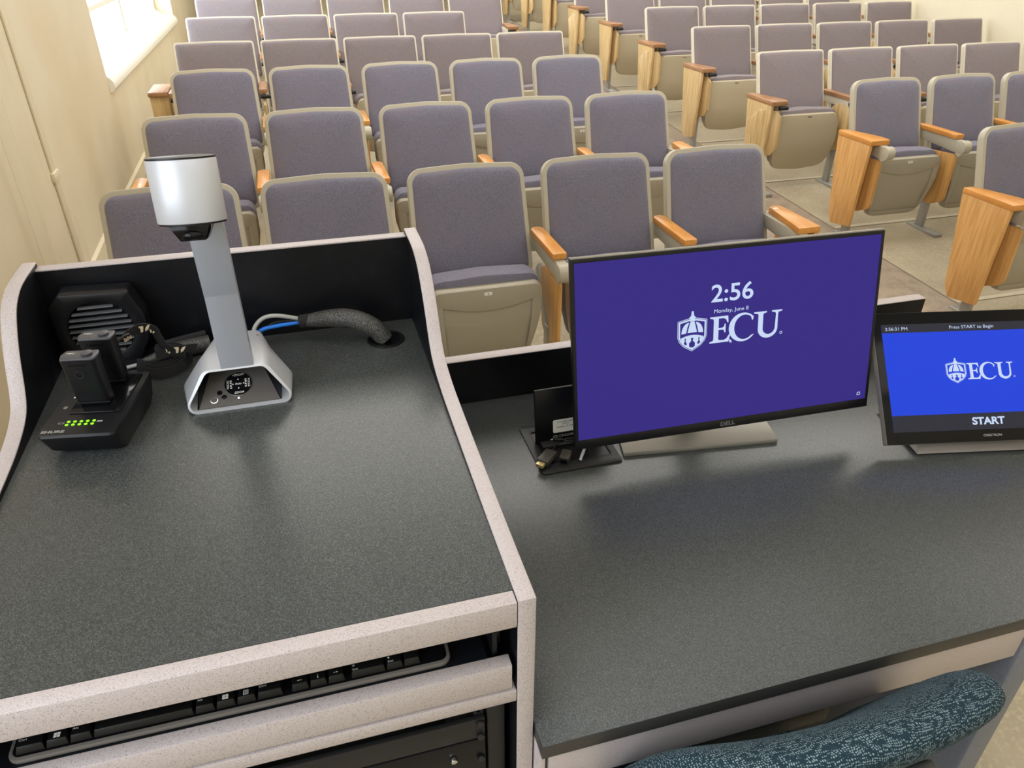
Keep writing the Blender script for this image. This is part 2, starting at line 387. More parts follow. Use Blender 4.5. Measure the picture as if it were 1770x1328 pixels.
# window: reveal, frame, sashes, rounded sill
wn = bpy.data.objects.new('window_1', None); COL.objects.link(wn); wn.location = (XL, WY0, WZ0); wn['kind'] = 'structure'
def wbox(name, x0, x1, y0, y1, z0, z1, mats='whitepaint', bevel=0.004):
    return box(name, x0-XL, x1-XL, y0-WY0, y1-WY0, z0-WZ0, z1-WZ0, mats, wn, bevel)
sill = bmesh.new()
pts = rpoly([(-0.30, -0.001, 0), (0.012, -0.001, 0.0), (0.034, 0.02, 0.02), (0.036, 0.06, 0.05), (0.0, 0.104, 0.05), (-0.32, 0.104, 0)], 8)
b_prism(sill, [(p[0], p[1]-0.10) for p in pts], lambda a, b: (a, 0.001, b), lambda a, b: (a, WY1-WY0-0.001, b))
put('window_sill', finish(sill, 'window_sill'), 'whitepaint', wn)
FX = XL-0.23
wbox('window_frame', FX, FX+0.05, WY0, WY1, WZ0+0.01, WZ0+0.07)
wbox('window_frame', FX, FX+0.05, WY0, WY1, WZ1-0.07, WZ1)
for y in (WY0, 7.30, WY1-0.06): wbox('mullion', FX-0.01, FX+0.06, y, y+0.06, WZ0+0.01, WZ1, 'trimpaint')
for i, (a, b) in enumerate(((WY0+0.06, 7.30), (7.36, WY1-0.06))):
    for z in (1.16, 1.62, 2.1): wbox('glazing_bar', FX+0.005, FX+0.045, a, b, z, z+0.04)
    wbox('window_pane', FX+0.02, FX+0.026, a, b, WZ0+0.07, WZ1-0.07, 'glass', 0)
    # tilted hopper shelf at the foot of each sash
    bm = bmesh.new(); b_prism(bm, [(0.05, 0.0), (0.14, 0.0), (0.14, 0.012), (0.05, 0.07)], lambda p, q: (FX+p-XL, a-WY0, q+0.0), lambda p, q: (FX+p-XL, b-WY0, q+0.0))
    put('stool_board', finish(bm, 'stool_board', 0.002), 'whitepaint', wn)
# ------------------------------------------------------------------ auditorium chairs
TILT = math.radians(19)
SN, CS = math.sin(TILT), math.cos(TILT)
BZ = 0.435; BY = -(0.87-BZ)*math.tan(TILT)        # foot of the back plane; its top lies at y = 0
def MB(u, v, w=0.0): return (u, BY+v*SN-w*CS, BZ+v*CS+w*SN)     # w > 0 = towards the sitter
VTOP = (0.87-BZ)/CS
def MP(u, v, w=0.0): return (u, -0.345-w, v)      # plane of the tipped-up pan, w > 0 = towards the viewer
CACHE = {}
def cached(key, fn):
    if key not in CACHE: CACHE[key] = fn()
    return CACHE[key]
def pm(key, name, fn, mats, bevel=0.0, seg=2, ang=32):
    def g():
        bm = bmesh.new(); fn(bm); me = finish(bm, name, bevel, seg, ang=ang)
        for q in (mats if isinstance(mats, list) else [mats]): me.materials.append(T_[q])
        return me
    return cached(key, g)
def crown(wt, wb, top, bot, rt, rb, cr=0.010):
    """outline of a back: crowned top edge, slightly tapering sides"""
    base = rpoly([(-wb, bot, rb), (wb, bot, rb), (wt, top-cr, rt), (0, top, 0.6), (-wt, top-cr, rt)], 8)
    return base
OUT = {'r': crown(0.240, 0.250, VTOP, 0.0, 0.062, 0.03), 's': crown(0.258, 0.262, VTOP, 0.0, 0.022, 0.02, 0.004)}
CUS = {'r': crown(0.223, 0.232, VTOP-0.019, 0.01, 0.046, 0.03, 0.009), 's': crown(0.249, 0.253, VTOP-0.010, 0.01, 0.016, 0.02, 0.004)}
def back_frame(st):
    def f(bm):
        d = 0.036 if st == 'r' else 0.030
        b_prism(bm, OUT[st], lambda a, b: MB(a, b, -d), lambda a, b: MB(a, b, 0.004))
    return pm('bf'+st, 'back_frame', f, 'beige' if st == 'r' else 'beige2', 0.005 if st == 'r' else 0.003, ang=50)
def back_cush(st):
    def f(bm): b_pillow(bm, CUS[st], MB, [(1.0, -0.002), (0.995, 0.006), (0.97, 0.013), (0.90, 0.020), (0.70, 0.026), (0.35, 0.028)])
    return pm('bc'+st, 'backrest', f, 'fabric' if st == 'r' else 'fabric2')
PAN = {'r': rpoly([(-0.175, 0.115, 0.07), (0.175, 0.115, 0.07), (0.222, 0.34, 0.1), (0.228, 0.475, 0.035), (-0.228, 0.475, 0.035), (-0.222, 0.34, 0.1)], 8),
       's': rpoly([(-0.205, 0.125, 0.09), (0, 0.105, 0.5), (0.205, 0.125, 0.09), (0.243, 0.30, 0.2), (0.236, 0.43, 0.06), (0.205, 0.492, 0.04), (-0.205, 0.492, 0.04), (-0.236, 0.43, 0.06), (-0.243, 0.30, 0.2)], 8)}
PAN['s'] = [(p[0]*1.03, p[1]+0.018) for p in PAN['s']]
def pan_bulge(u, v, w):      # the pan's face bows backwards towards its lower end
    k = max(0.0, (0.34-v))/0.24; return MP(u, v, w-0.055*k*k)
def pan(st):
    def f(bm):
        n = len(PAN[st]); cx = 0; lo, hi = 0.105, 0.492
        rings = []
        for (s, w) in ((0.97, -0.045), (1.0, -0.030), (1.0, -0.006), (0.985, 0.0), (0.90, 0.003), (0.6, 0.005), (0.25, 0.006)):
            rings.append([bm.verts.new(pan_bulge(p[0]*s, 0.30+(p[1]-0.30)*s, w)) for p in PAN[st]])
        for a, b in zip(rings, rings[1:]):
            for i in range(n): bm.faces.new([a[i], a[(i+1) % n], b[(i+1) % n], b[i]])
        for ring, w in ((rings[0], -0.045), (rings[-1], 0.006)):
            c = bm.verts.new(pan_bulge(0, 0.30, w))
            for i in range(n): bm.faces.new([ring[i], ring[(i+1) % n], c])
    return pm('pan'+st, 'seat_pan', f, 'pan' if st == 'r' else 'pan2')
def pan_rim():
    def f(bm):
        inner = [(-0.165, 0.150)]+[(0.165, 0.150)]+[(0.180, 0.32), (0.183, 0.408)]+[(0.183-0.366*k/14, 0.408-0.030*(1-((k/14-0.5)*2)**2)) for k in range(1, 14)]+[(-0.183, 0.408), (-0.180, 0.32)]
        outer = [(p[0]*0.985, 0.30+(p[1]-0.30)*0.985) for p in PAN['r']]
        b_ring(bm, outer, inner, pan_bulge, 0.0, 0.0105, 60)
    return pm('rim', 'pan_rim', f, 'pan', 0.0022)
def cushion(st):
    def f(bm):
        hw = 0.225 if st == 'r' else 0.236; top = 0.512 if st == 'r' else 0.540
        o = rpoly([(-0.18, 0.15, 0.06), (0.18, 0.15, 0.06), (hw, 0.34, 0.1), (hw, top-0.012, 0.045), (0, top, 0.5), (-hw, top-0.012, 0.045), (-hw, 0.34, 0.1)], 8)
        n = len(o); rings = []
        for (s, w) in ((0.93, -0.030), (0.985, -0.036), (1.0, -0.055), (1.0, -0.105), (0.975, -0.135), (0.92, -0.150), (0.6, -0.158), (0.3, -0.16)):
            rings.append([bm.verts.new(MP(p[0]*s, 0.33+(p[1]-0.33)*s, w)) for p in o])
        for a, b in zip(rings, rings[1:]):
            for i in range(n): bm.faces.new([a[i], a[(i+1) % n], b[(i+1) % n], b[i]])
        for ring, w in ((rings[0], -0.030), (rings[-1], -0.16)):
            c = bm.verts.new(MP(0, 0.33, w))
            for i in range(n): bm.faces.new([ring[i], ring[(i+1) % n], c])
    return pm('cus'+st, 'seat_cushion', f, 'fabric' if st == 'r' else 'fabric2')
def plate(st):
    def f(bm):
        if st == 'r': o = rpoly([(-0.017, 0.444, 0.0065), (0.017, 0.444, 0.0065), (0.017, 0.458, 0.0065), (-0.017, 0.458, 0.0065)], 6)
        else: o = rpoly([(-0.016, 0.488, 0.002), (0.016, 0.488, 0.002), (0.016, 0.496, 0.002), (-0.016, 0.496, 0.002)], 3)
        w = 0.0100 if st == 'r' else 0.002
        b_prism(bm, o, lambda a, b: MP(a, b, w), lambda a, b: MP(a, b, w+0.0016))
    return pm('plate'+st, 'number_plate', f, 'white' if st == 'r' else 'greyplastic')
def arm_parts(t, st, x, aisle=False, tablet=True, yaw=0.0, inner=1, broken=False):
    """arm, its casting, folded tablet and standard at local x; inner = side on which the seat lies"""
    hz = 0.600 if st == 'r' else 0.612
    wood_ = 'oaktop' if st == 'r' else 'brown'
    x_ = Vector((x, 0, 0))
    ya, yb = (-0.385, -0.085) if st == 'r' else (-0.385, -0.055)
    if aisle:
        def f(bm):
            o = [(-0.055, ya), (0.070 if st == 'r' else 0.062, ya), (0.078, ya+0.03), (0.078, ya+0.09), (0.02, yb-0.04), (-0.005, yb), (-0.055, yb)]
            if inner < 0: o = [(-0.058, ya), (0.050, ya), (0.042, yb-0.02), (0.030, yb), (0.000, yb), (-0.022, yb-0.015)]
            b_prism(bm, o, lambda a, b: (a, b, hz-0.028), lambda a, b: (a, b, hz))
        a = put('armrest', pm('at%s%d' % (st, inner), 'armrest', f, wood_, 0.004), None, t, x_)
    else:
        def f(bm):
            o = [(-0.029, ya), (0.029, ya), (0.029, yb), (0.012, yb+0.02), (-0.012, yb+0.02), (-0.029, yb)] if st == 'r' else rpoly([(-0.027, ya, 0.02), (0.027, ya, 0.02), (0.027, yb, 0.005), (-0.027, yb, 0.005)], 4)
            b_prism(bm, o, lambda a, b: (a, b, hz-0.026), lambda a, b: (a, b, hz))
        a = put('armrest', pm('a'+st, 'armrest', f, wood_, 0.004), None, t, x_)
    dx = inner*0.030 if aisle else 0
    # casting below the arm with its round pivot knob
    def f(bm):
        if st == 'r':
            o = rpoly([(-0.455, 0.515, 0.03), (-0.405, 0.500, 0.02), (-0.10, 0.520, 0), (-0.06, 0.574, 0), (-0.36, 0.574, 0), (-0.385, 0.572, 0.01), (-0.455, 0.568, 0.03)], 6)
            b_prism(bm, o, lambda a, b: (-0.021, a, b), lambda a, b: (0.021, a, b))
            b_cyl(bm, (-0.026, -0.432, 0.537), (0.026, -0.432, 0.537), 0.038, n=28)
        else:
            b_box(bm, -0.014, 0.014, -0.36, -0.06, 0.535, 0.586)
    put('arm_bracket', pm('ab'+st, 'arm_bracket', f, 'beige' if st == 'r' else 'beige2', 0.004), None, t, x_+Vector((dx, 0, 0)))
    if st == 's':
        def f(bm): b_cyl(bm, (-0.02, 0, 0), (0.045, 0, 0), 0.013, n=14)
        put('tablet_hinge', pm('th', 'tablet_hinge', f, 'dkmetal', 0.002), None, t, x_+Vector((dx, -0.375, 0.565)))
    # folded writing tablet hanging below the arm
    if tablet:
        def f(bm):
            if st == 'r': o = rpoly([(0.0, -0.005, 0.03), (0.0, -0.29, 0.05), (0.10, -0.335, 0.05), (0.20, -0.29, 0.05), (0.235, -0.02, 0.03)], 6)
            else: o = [(0.03, 0.0), (0.0, -0.04), (-0.004, -0.24), (0.03, -0.29), (0.12, -0.32), (0.17, -0.27), (0.20, -0.06), (0.15, 0.0)]
            b_prism(bm, o, lambda a, b: (-0.0095, a, b), lambda a, b: (0.0095, a, b))
        k = put('writing_tablet', pm('tb'+st, 'writing_tablet', f, 'oak' if st == 'r' else 'pale', 0.004), None, t, x_+Vector((dx*1.0, -0.405 if st == 'r' else -0.39, 0.495 if st == 'r' else 0.550)))
        k.rotation_euler = (0, 0, yaw)
    # post and floor plate
    def f(bm):
        b_box(bm, -0.014, 0.014, -0.305, -0.250, 0.006, 0.24)
        b_prism(bm, [(-0.30, 0.20), (-0.30, 0.245), (-0.13, 0.46), (-0.10, 0.42), (-0.24, 0.20)], lambda a, b: (-0.010, a, b), lambda a, b: (0.010, a, b))
    put('post', pm('post', 'post', f, 'metal', 0.004), None, t, x_)
    def f(bm): b_box(bm, -0.030, 0.030, -0.450, -0.200, -0.012, 0.010)
    put('floor_plate', pm('fp', 'floor_plate', f, 'metal', 0.004), None, t, x_)
    if aisle:      # outer wooden end panel
        def f(bm):
            o = [(-0.355, 0.085), (-0.375, hz-0.028), (-0.085, hz-0.028), (-0.155, 0.110), (-0.19, 0.060)] if st == 'r' else [(-0.345, 0.100), (-0.375, hz-0.028), (-0.075, hz-0.028), (-0.155, 0.10), (-0.22, 0.075)]
            b_prism(bm, o[::-1], lambda a, b: (-0.011, a, b), lambda a, b: (0.011, a, b))
        put('end_panel', pm('ep'+st, 'end_panel', f, 'oak' if st == 'r' else 'pale', 0.003), None, t, x_+Vector((-inner*0.042, 0, 0)))
    return a
def chair(st, x, y, fz, label, group, left='arm', right=None, num='', yaw=0.0, lt=True):
    t = thing('auditorium_chair', label, 'chair', (x, y, fz), 0, group)
    bf = put('back_frame', back_frame(st), None, t)
    put('backrest', back_cush(st), None, t)
    put('seat_cushion', cushion(st), None, t)
    p = put('seat_pan', pan(st), None, t)
    if st == 'r': put('pan_rim', pan_rim(), None, p)
    put('number_plate', plate(st), None, p)
    if num and st == 'r':
        me = cached('n'+num, lambda: None)
        M = frame_mat((0, -0.345-0.0118, 0), (1, 0, 0), (0, 0, 1))
        write('seat_number', num, M, -0.0028, 0.0028, 0.4475, 0.4545, 'ink', p)
    if left == 'arm': arm_parts(t, st, -0.28, False, lt, yaw, 1)
    if left == 'aisle': arm_parts(t, st, -0.28, True, lt, yaw, 1)
    if right == 'arm': arm_parts(t, st, 0.28, False, False, 0, -1)
    if right == 'aisle':
        arm_parts(t, st, 0.28, True, False, 0, -1)
    return t
ORD = ['first', 'second', 'third', 'fourth', 'fifth', 'sixth', 'seventh', 'eighth', 'ninth', 'tenth']
LROW = [('r', -0.64, 2.42, 5), ('r', -0.62, 3.46, 5), ('r', -0.59, 4.54, 5), ('s', -0.61, 5.33, 5), ('s', -0.60, 6.28, 4), ('s', -0.59, 7.22, 5)]
for i, (st, x0, y, n) in enumerate(LROW):
    for k in range(n):
        look = 'purple-grey tip-up chair, rounded beige frame' if st == 'r' else 'taupe tip-up chair, square pale frame'
        pos = 'against the wall' if k == 0 else ('next to the aisle' if k == n-1 else '%s from the wall' % ORD[k])
        t = chair(st, x0+0.562*k, y, FLOORS[i], '%s, left block, %s row, %s' % (look, ORD[i], pos),
              'tip-up chairs in the left block', 'arm', 'aisle' if k == n-1 else None, str(5-k), 0.0, True)
        if i == 3 and k == 0:      # worn fold-away tablet case standing against the wall
            bm = bmesh.new(); b_box(bm, -0.44, -0.325, -0.27, 0.02, 0.19, 0.575)
            put('tablet_case', finish(bm, 'tablet_case', 0.004), 'pale', t)
            bm = bmesh.new(); b_box(bm, -0.445, -0.322, -0.29, 0.04, 0.577, 0.607)
            put('case_lid', finish(bm, 'case_lid', 0.006), 'brown', t)
        if i == 0 and k == n-1:
            box('arm_label', 0.262, 0.286, -0.135, -0.118, 0.6002, 0.6012, 'white', t)
RX = [('r', 3.29, 0.56, 4), ('r', 3.33, 0.56, 4), ('s', 3.235, 0.574, 5), ('s', 3.235, 0.574, 5), ('s', 3.235, 0.574, 5), ('s', 3.235, 0.574, 5), ('s', 3.235, 0.574, 4), ('s', 3.235, 0.574, 2), ('s', 3.235, 0.574, 1), ('s', 3.235, 0.574, 1)]
YAWS = [0, 0, 0.85, 0.35, 0.8, 0.3, 0.75, 0.25, 0.7, 0.4]
for i, (st, x0, px, n) in enumerate(RX):
    for k in range(n):
        look = 'purple-grey tip-up chair, rounded beige frame' if st == 'r' else 'taupe tip-up chair, square pale frame'
        pos = 'beside the aisle' if k == 0 else '%s from the aisle' % ORD[k]
        chair(st, x0+px*k, RY[i], FLOORS[i], '%s, right block, %s row, %s' % (look, ORD[i], pos),
              'tip-up chairs in the right block', 'aisle' if k == 0 else 'arm', 'arm' if k == n-1 else None, str(6+k), YAWS[i] if (k == 0 and st == 's') else 0.12)
# ------------------------------------------------------------------ lectern (raised unit, left)
LW, LD, TH = 0.566, 0.6706, 0.0204
lec = thing('lectern', 'speckled grey-pink laminate lectern with black raised back and dark worktop', 'lectern', (-LW/2, 0, 0))
def L_(x): return x+LW/2
def lbox(name, x0, x1, y0, y1, z0, z1, mats, bevel=0.0, parent=None):
    return box(name, L_(x0), L_(x1), y0, y1, z0+ZT, z1+ZT, mats, parent or lec, bevel)
lbox('worktop', -LW, 0, -0.0005, LD, -0.022, 0.0, 'worktop')
lbox('front_rail', -LW, -0.0006, -0.0195, -0.0008, -0.037, 0.0006, 'speckle', 0.0016)
lbox('back_panel', -LW, 0, LD, LD+0.018, -1.07, 0.153, 'black')
lbox('back_cap', -LW, 0, LD-0.001, LD+0.0195, 0.1532, 0.156, 'speckle', 0.001)
SP = [(-0.0195, 0.0022), (0.14, 0.004), (0.34, 0.010), (0.41, 0.016), (0.457, 0.028), (0.481, 0.048), (0.507, 0.090), (0.530, 0.120), (0.557, 0.145), (0.590, 0.158), (0.625, 0.162), (0.690, 0.162)]
def side(name, xin, xout, drop):
    q = smooth_path([(0, a, b) for a, b in SP], 4)
    pts = [(-0.0195, -1.09)] + [(p.y, p.z) for p in q] + [(0.690, -1.09)]
    pts = [(a, b+ZT) for a, b in pts][::-1]
    bm = bmesh.new(); b_prism(bm, pts, lambda a, b: (L_(xin), a, b), lambda a, b: (L_(xout), a, b))
    bmesh.ops.recalc_face_normals(bm, faces=bm.faces)
    for f in bm.faces: f.material_index = 1 if abs(f.normal.x) > 0.9 else 0
    ed = [e for e in bm.edges if any(abs(f.normal.x) > 0.9 for f in e.link_faces) and not all(abs(f.normal.x) > 0.9 for f in e.link_faces)]
    bmesh.ops.bevel(bm, geom=ed, offset=0.0016, segments=2, profile=0.5, affect='EDGES', clamp_overlap=True, material=0)
    me = finish(bm, name); put(name, me, ['speckle', 'black'], lec)
side('side_panel', 0.0, TH, 0); side('side_panel', -LW-TH, -LW, 0)
# keyboard drawer, lower rail, rack opening
dw = lbox('drawer', -LW+0.006, -0.006, -0.0195, -0.002, -0.137, -0.0975, 'speckle', 0.0014)
lbox('drawer_tray', -LW+0.03, -0.03, -0.002, 0.40, -0.106, -0.0985, 'black', 0, dw)
for s in (-0.024, -LW+0.018):
    bm = bmesh.new()
    b_box(bm, L_(s), L_(s+0.006), 0.0, 0.42, ZT-0.0980, ZT-0.060); b_box(bm, L_(s+0.007), L_(s+0.012), 0.01, 0.42, ZT-0.0920, ZT-0.068)
    put('drawer_slide', finish(bm, 'slide', 0.001), 'black', dw)
lbox('lower_rail', -LW, -0.0006, -0.0195, 0.0, -0.162, -0.1425, 'speckle', 0.0016)
lbox('inner_back', -LW, 0, LD-0.22, LD-0.205, -1.05, -0.03, 'black')
lbox('base_board', -LW, 0, 0.0, LD, -1.075, -1.04, 'black')
rk = thing('equipment_rack', 'black steel equipment rack inside the lectern below the drawer', 'rack', (-LW/2, 0.005, 0.06))
def rbox(name, x0, x1, y0, y1, z0, z1, mats, bevel=0.0, parent=None):
    return box(name, L_(x0), L_(x1), y0-0.005, y1-0.005, z0+ZT-0.06, z1+ZT-0.06, mats, parent or rk, bevel)
for s in (1, -1):
    def X(x): return x if s > 0 else -LW-x
    a, b = sorted((X(-0.030), X(-0.008))); rbox('rack_post', a, b, 0.008, 0.40, -0.98, -0.165, 'blacksteel', 0.001)
    a, b = sorted((X(-0.046), X(-0.034))); st_ = rbox('rack_strip', a, b, 0.012, 0.015, -0.98, -0.165, 'blacksteel', 0.0005)
    for z in (-0.195, -0.208, -0.320, -0.336, -0.352, -0.364): cyl('rack_hole', (L_(X(-0.040)), 0.0063, ZT-0.06+z), (L_(X(-0.040)), 0.0068, ZT-0.06+z), 0.0026, 'gloss', st_, n=10)
pb = rbox('blank_panel', -LW+0.034, -0.034, 0.004, 0.0105, -0.250, -0.213, 'blacksteel', 0.001)
pb2 = rbox('rack_panel', -LW+0.034, -0.034, 0.004, 0.0105, -0.330, -0.253, 'black', 0.001)
for (z, pr) in ((-0.219, pb), (-0.245, pb), (-0.290, pb2)):
    for x in (-0.0395, -LW+0.0395):
        cyl('screw', (L_(x), -0.0015, ZT-0.06+z), (L_(x), -0.0055, ZT-0.06+z), 0.0048, 'blacksteel', pr, n=14, bevel=0.0012)
cyl('rack_knob', (L_(-0.075), -0.0015, ZT-0.06-0.278), (L_(-0.075), -0.0075, ZT-0.06-0.278), 0.0042, 'chrome', pb2, n=14, bevel=0.0012)
# ------------------------------------------------------------------ keyboard on the tray
kb = thing('keyboard', 'black keyboard with grey edge lying in the open lectern drawer', 'keyboard', (-0.291, 0.0003, ZT-0.0983))
o = rpoly([(-0.221, 0, 0.012), (0.221, 0, 0.012), (0.221, 0.145, 0.012), (-0.221, 0.145, 0.012)], 5)
prism('case', o, lambda a, b: (a, b, 0.0), lambda a, b: (a, b, 0.0065), 'keyedge', kb, 0.002)
o = rpoly([(-0.217, 0.004, 0.008), (0.217, 0.004, 0.008), (0.215, 0.140, 0.008), (-0.215, 0.140, 0.008)], 5)
prism('key_bed', o, lambda a, b: (a, b, 0.0066), lambda a, b: (a, b, 0.0072), 'gloss', kb, 0.0004)
def key(x, w, y, txt=None, d=0.0172, tw=0.35):
    bm = bmesh.new(); z0, z1 = 0.0073, 0.0150; g = 0.0006
    b_loft(bm, [[(x+g, y+g, z0), (x+w-g, y+g, z0), (x+w-g, y+d-g, z0), (x+g, y+d-g, z0)], [(x+g+0.0016, y+g+0.003, z1), (x+w-g-0.0016, y+g+0.003, z1), (x+w-g-0.0016, y+d-g-0.001, z1), (x+g+0.0016, y+d-g-0.001, z1)]])
    k = put('key', finish(bm, 'key', 0.0006), 'key', kb)
    if txt:
        M = frame_mat((0, 0, z1), (1, 0, 0), (0, 1, 0))
        if txt == 'WIN':
            me = curve_mesh([[(a, b), (a+0.9, b), (a+0.9, b+0.9), (a, b+0.9)] for a in (0, 1) for b in (0, 1)], 'w')
            write('key_legend', '', M, x+w/2-0.003, x+w/2+0.003, y+0.0050, y+0.0105, 'white', k, me=me)
        elif txt == 'MENU':
            me = curve_mesh([[(0, 0), (4, 0), (4, 5), (0, 5)], [(0.5, 0.5), (0.5, 4.5), (3.5, 4.5), (3.5, 0.5)], [(1, 3.4), (3, 3.4), (3, 3.8), (1, 3.8)], [(1, 2.4), (3, 2.4), (3, 2.8), (1, 2.8)], [(1, 1.4), (3, 1.4), (3, 1.8), (1, 1.8)]], 'm')
            write('key_legend', '', M, x+w/2-0.0025, x+w/2+0.0025, y+0.0050, y+0.0105, 'white', k, me=me)
        elif txt in ('LEFT', 'DOWN', 'RIGHT'):
            ar = [(0, 0.4), (2.6, 0.4), (2.6, 0), (4, 0.5), (2.6, 1.0), (2.6, 0.6), (0, 0.6)]
            if txt == 'LEFT': ar = [(-a, b) for a, b in ar]
            if txt == 'DOWN': ar = [(b, -a) for a, b in ar]
            wd, hh = (0.005, 0.002) if txt != 'DOWN' else (0.002, 0.005)
            write('key_legend', '', M, x+w/2-wd/2, x+w/2+wd/2, y+0.0075-hh/2, y+0.0075+hh/2, 'white', k, me=curve_mesh([ar], 'a'))
        else:
            for j, s in enumerate(txt.split('|')):
                wd = 0.0016*len(s)+0.0006
                write('key_legend', s, M, x+0.003, x+0.003+wd, y+0.0095-j*0.0050, y+0.0118-j*0.0050, 'white', k)
    return k
U = 0.019; x = -0.213; y0 = 0.0055
for w, t in ((1.45, 'Ctrl'), (1.15, 'WIN'), (1.15, 'Alt'), (5.15, None), (1.1, 'Alt'), (1.1, 'WIN'), (1.1, 'MENU'), (1.45, 'Ctrl')):
    key(x, w*U*0.98, y0, t); x += w*U*0.98
x = 0.049
for t in ('LEFT', 'DOWN', 'RIGHT'): key(x, U, y0, t); x += U
x = 0.1115; key(x, 2*U, y0, '0|Ins'); key(x+2*U, U, y0, '.|Del'); key(x+3*U, U, y0, None, 0.036)
for row in range(1, 5):
    x = -0.213+0.004*row
    for k in range(14): key(x, U*0.93, y0+row*U); x += U*0.93
    for k in range(3):
        if row != 2: key(0.049+k*U, U, y0+row*U)
        key(0.1115+k*U, U, y0+row*U)
    if row > 1: key(0.1115+3*U, U, y0+row*U)
# ------------------------------------------------------------------ desk (lower unit, right)
dk = thing('desk', 'lower dark-topped desk with speckled trim joined to the lectern', 'desk', (0.6, 0, 0))
def dbox(name, x0, x1, y0, y1, z0, z1, mats, bevel=0.0, parent=None): return box(name, x0-0.6, x1-0.6, y0, y1, z0+ZD, z1+ZD, mats, parent or dk, bevel)
DX0 = 0.0225
bm = bmesh.new(); b_box(bm, DX0-0.6, 1.24-0.6, -0.0489, 0.698, ZD-0.0245, ZD)
bmesh.ops.recalc_face_normals(bm, faces=bm.faces)
for f in bm.faces: f.material_index = 0 if f.normal.z > 0.5 else 1
put('desktop', finish(bm, 'desktop', 0.0008), ['worktop', 'edge'], dk)
dbox('back_panel', DX0, 1.178, 0.698, 0.722, -0.70, 0.096, 'black')
dbox('back_cap', DX0, 1.178, 0.697, 0.7225, 0.0965, 0.0985, 'speckle', 0.001)
dbox('apron', 0.036, 0.764, -0.038, -0.020, -0.104, -0.0255, 'speckle', 0.0016)
dbox('leg_panel', DX0, 0.032, -0.036, 0.66, -0.873, -0.0250, 'speckle', 0.0016)
bm = bmesh.new(); b_box(bm, 0.766-0.6, 0.812-0.6, -0.042, 0.66, 0.0, ZD-0.0255)
put('side_panel', finish(bm, 'sp', 0.006), 'sidegrey', dk)
dbox('under_shelf', 0.036, 0.50, 0.006, 0.36, -0.215, -0.0255, 'black')
dbox('modesty_panel', 0.036, 0.764, 0.60, 0.615, -0.80, -0.0255, 'black')
# ------------------------------------------------------------------ cable sleeve, grommet and cables
gr = thing('cable_grommet', 'round black cable grommet in the back right corner of the raised worktop', 'grommet', (-0.056, 0.601, ZT))
bm = bmesh.new()
circ = lambda r, n=32: [(r*math.cos(2*PI*k/n), r*math.sin(2*PI*k/n)) for k in range(n)]
b_ring(bm, circ(0.0315), circ(0.0255), lambda a, b, c: (a, b, c), 0.0002, 0.0025, 32); put('ring', finish(bm, 'ring', 0.0008), 'blackplastic', gr)
cyl('opening', (0, 0, 0.0002), (0, 0, 0.0008), 0.0255, 'gloss', gr, n=32)
sl = thing('cable_bundle', 'black braided cable sleeve curving from the document camera to the grommet', 'cable', (-0.13, 0.63, ZT))
def rel(o, pts): return [(p[0]-o[0], p[1]-o[1], p[2]-o[2]) for p in pts]
O = (-0.13, 0.63, 0.0)
tube('sleeve', rel(O, [(-0.190, 0.643, 0.032), (-0.165, 0.636, 0.036), (-0.140, 0.626, 0.040), (-0.115, 0.617, 0.041), (-0.090, 0.609, 0.034), (-0.070, 0.604, 0.020), (-0.058, 0.601, 0.0015)]), [0.009, 0.013, 0.0155, 0.0165, 0.0165, 0.016, 0.015], 'sleeve', sl, 16)
tube('strap_wrap', rel(O, [(-0.192, 0.644, 0.032), (-0.176, 0.640, 0.035)]), 0.0115, 'strap', sl, 16)
tube('blue_cord', rel(O, [(-0.275, 0.628, 0.012), (-0.258, 0.636, 0.028), (-0.226, 0.641, 0.031), (-0.190, 0.644, 0.031)]), 0.0036, 'blue', sl)
tube('grey_cord', rel(O, [(-0.268, 0.612, 0.020), (-0.266, 0.630, 0.036), (-0.250, 0.640, 0.048), (-0.226, 0.641, 0.049), (-0.190, 0.645, 0.036)]), 0.0036, 'greycable', sl)
tube('black_cord', rel(O, [(-0.262, 0.634, 0.020), (-0.235, 0.643, 0.036), (-0.190, 0.645, 0.034)]), 0.003, 'blackplastic', sl)
sl2 = thing('cable_bundle', 'black braided cable sleeve lying between the charger and the document camera', 'cable', (-0.40, 0.62, ZT))
O = (-0.40, 0.62, 0.0)
tube('sleeve', rel(O, [(-0.446, 0.606, 0.010), (-0.425, 0.612, 0.012), (-0.398, 0.624, 0.0142), (-0.370, 0.634, 0.0142), (-0.340, 0.640, 0.0142)]), [0.004, 0.008, 0.0135, 0.014, 0.014], 'sleeve', sl2, 16)
tube('inner_cable', rel(O, [(-0.470, 0.604, 0.006), (-0.440, 0.607, 0.009)]), 0.003, 'greycable', sl2)
tube('cover_flap', rel(O, [(-0.415, 0.632, 0.024), (-0.380, 0.645, 0.025), (-0.345, 0.652, 0.027)]), 0.006, 'strap', sl2)
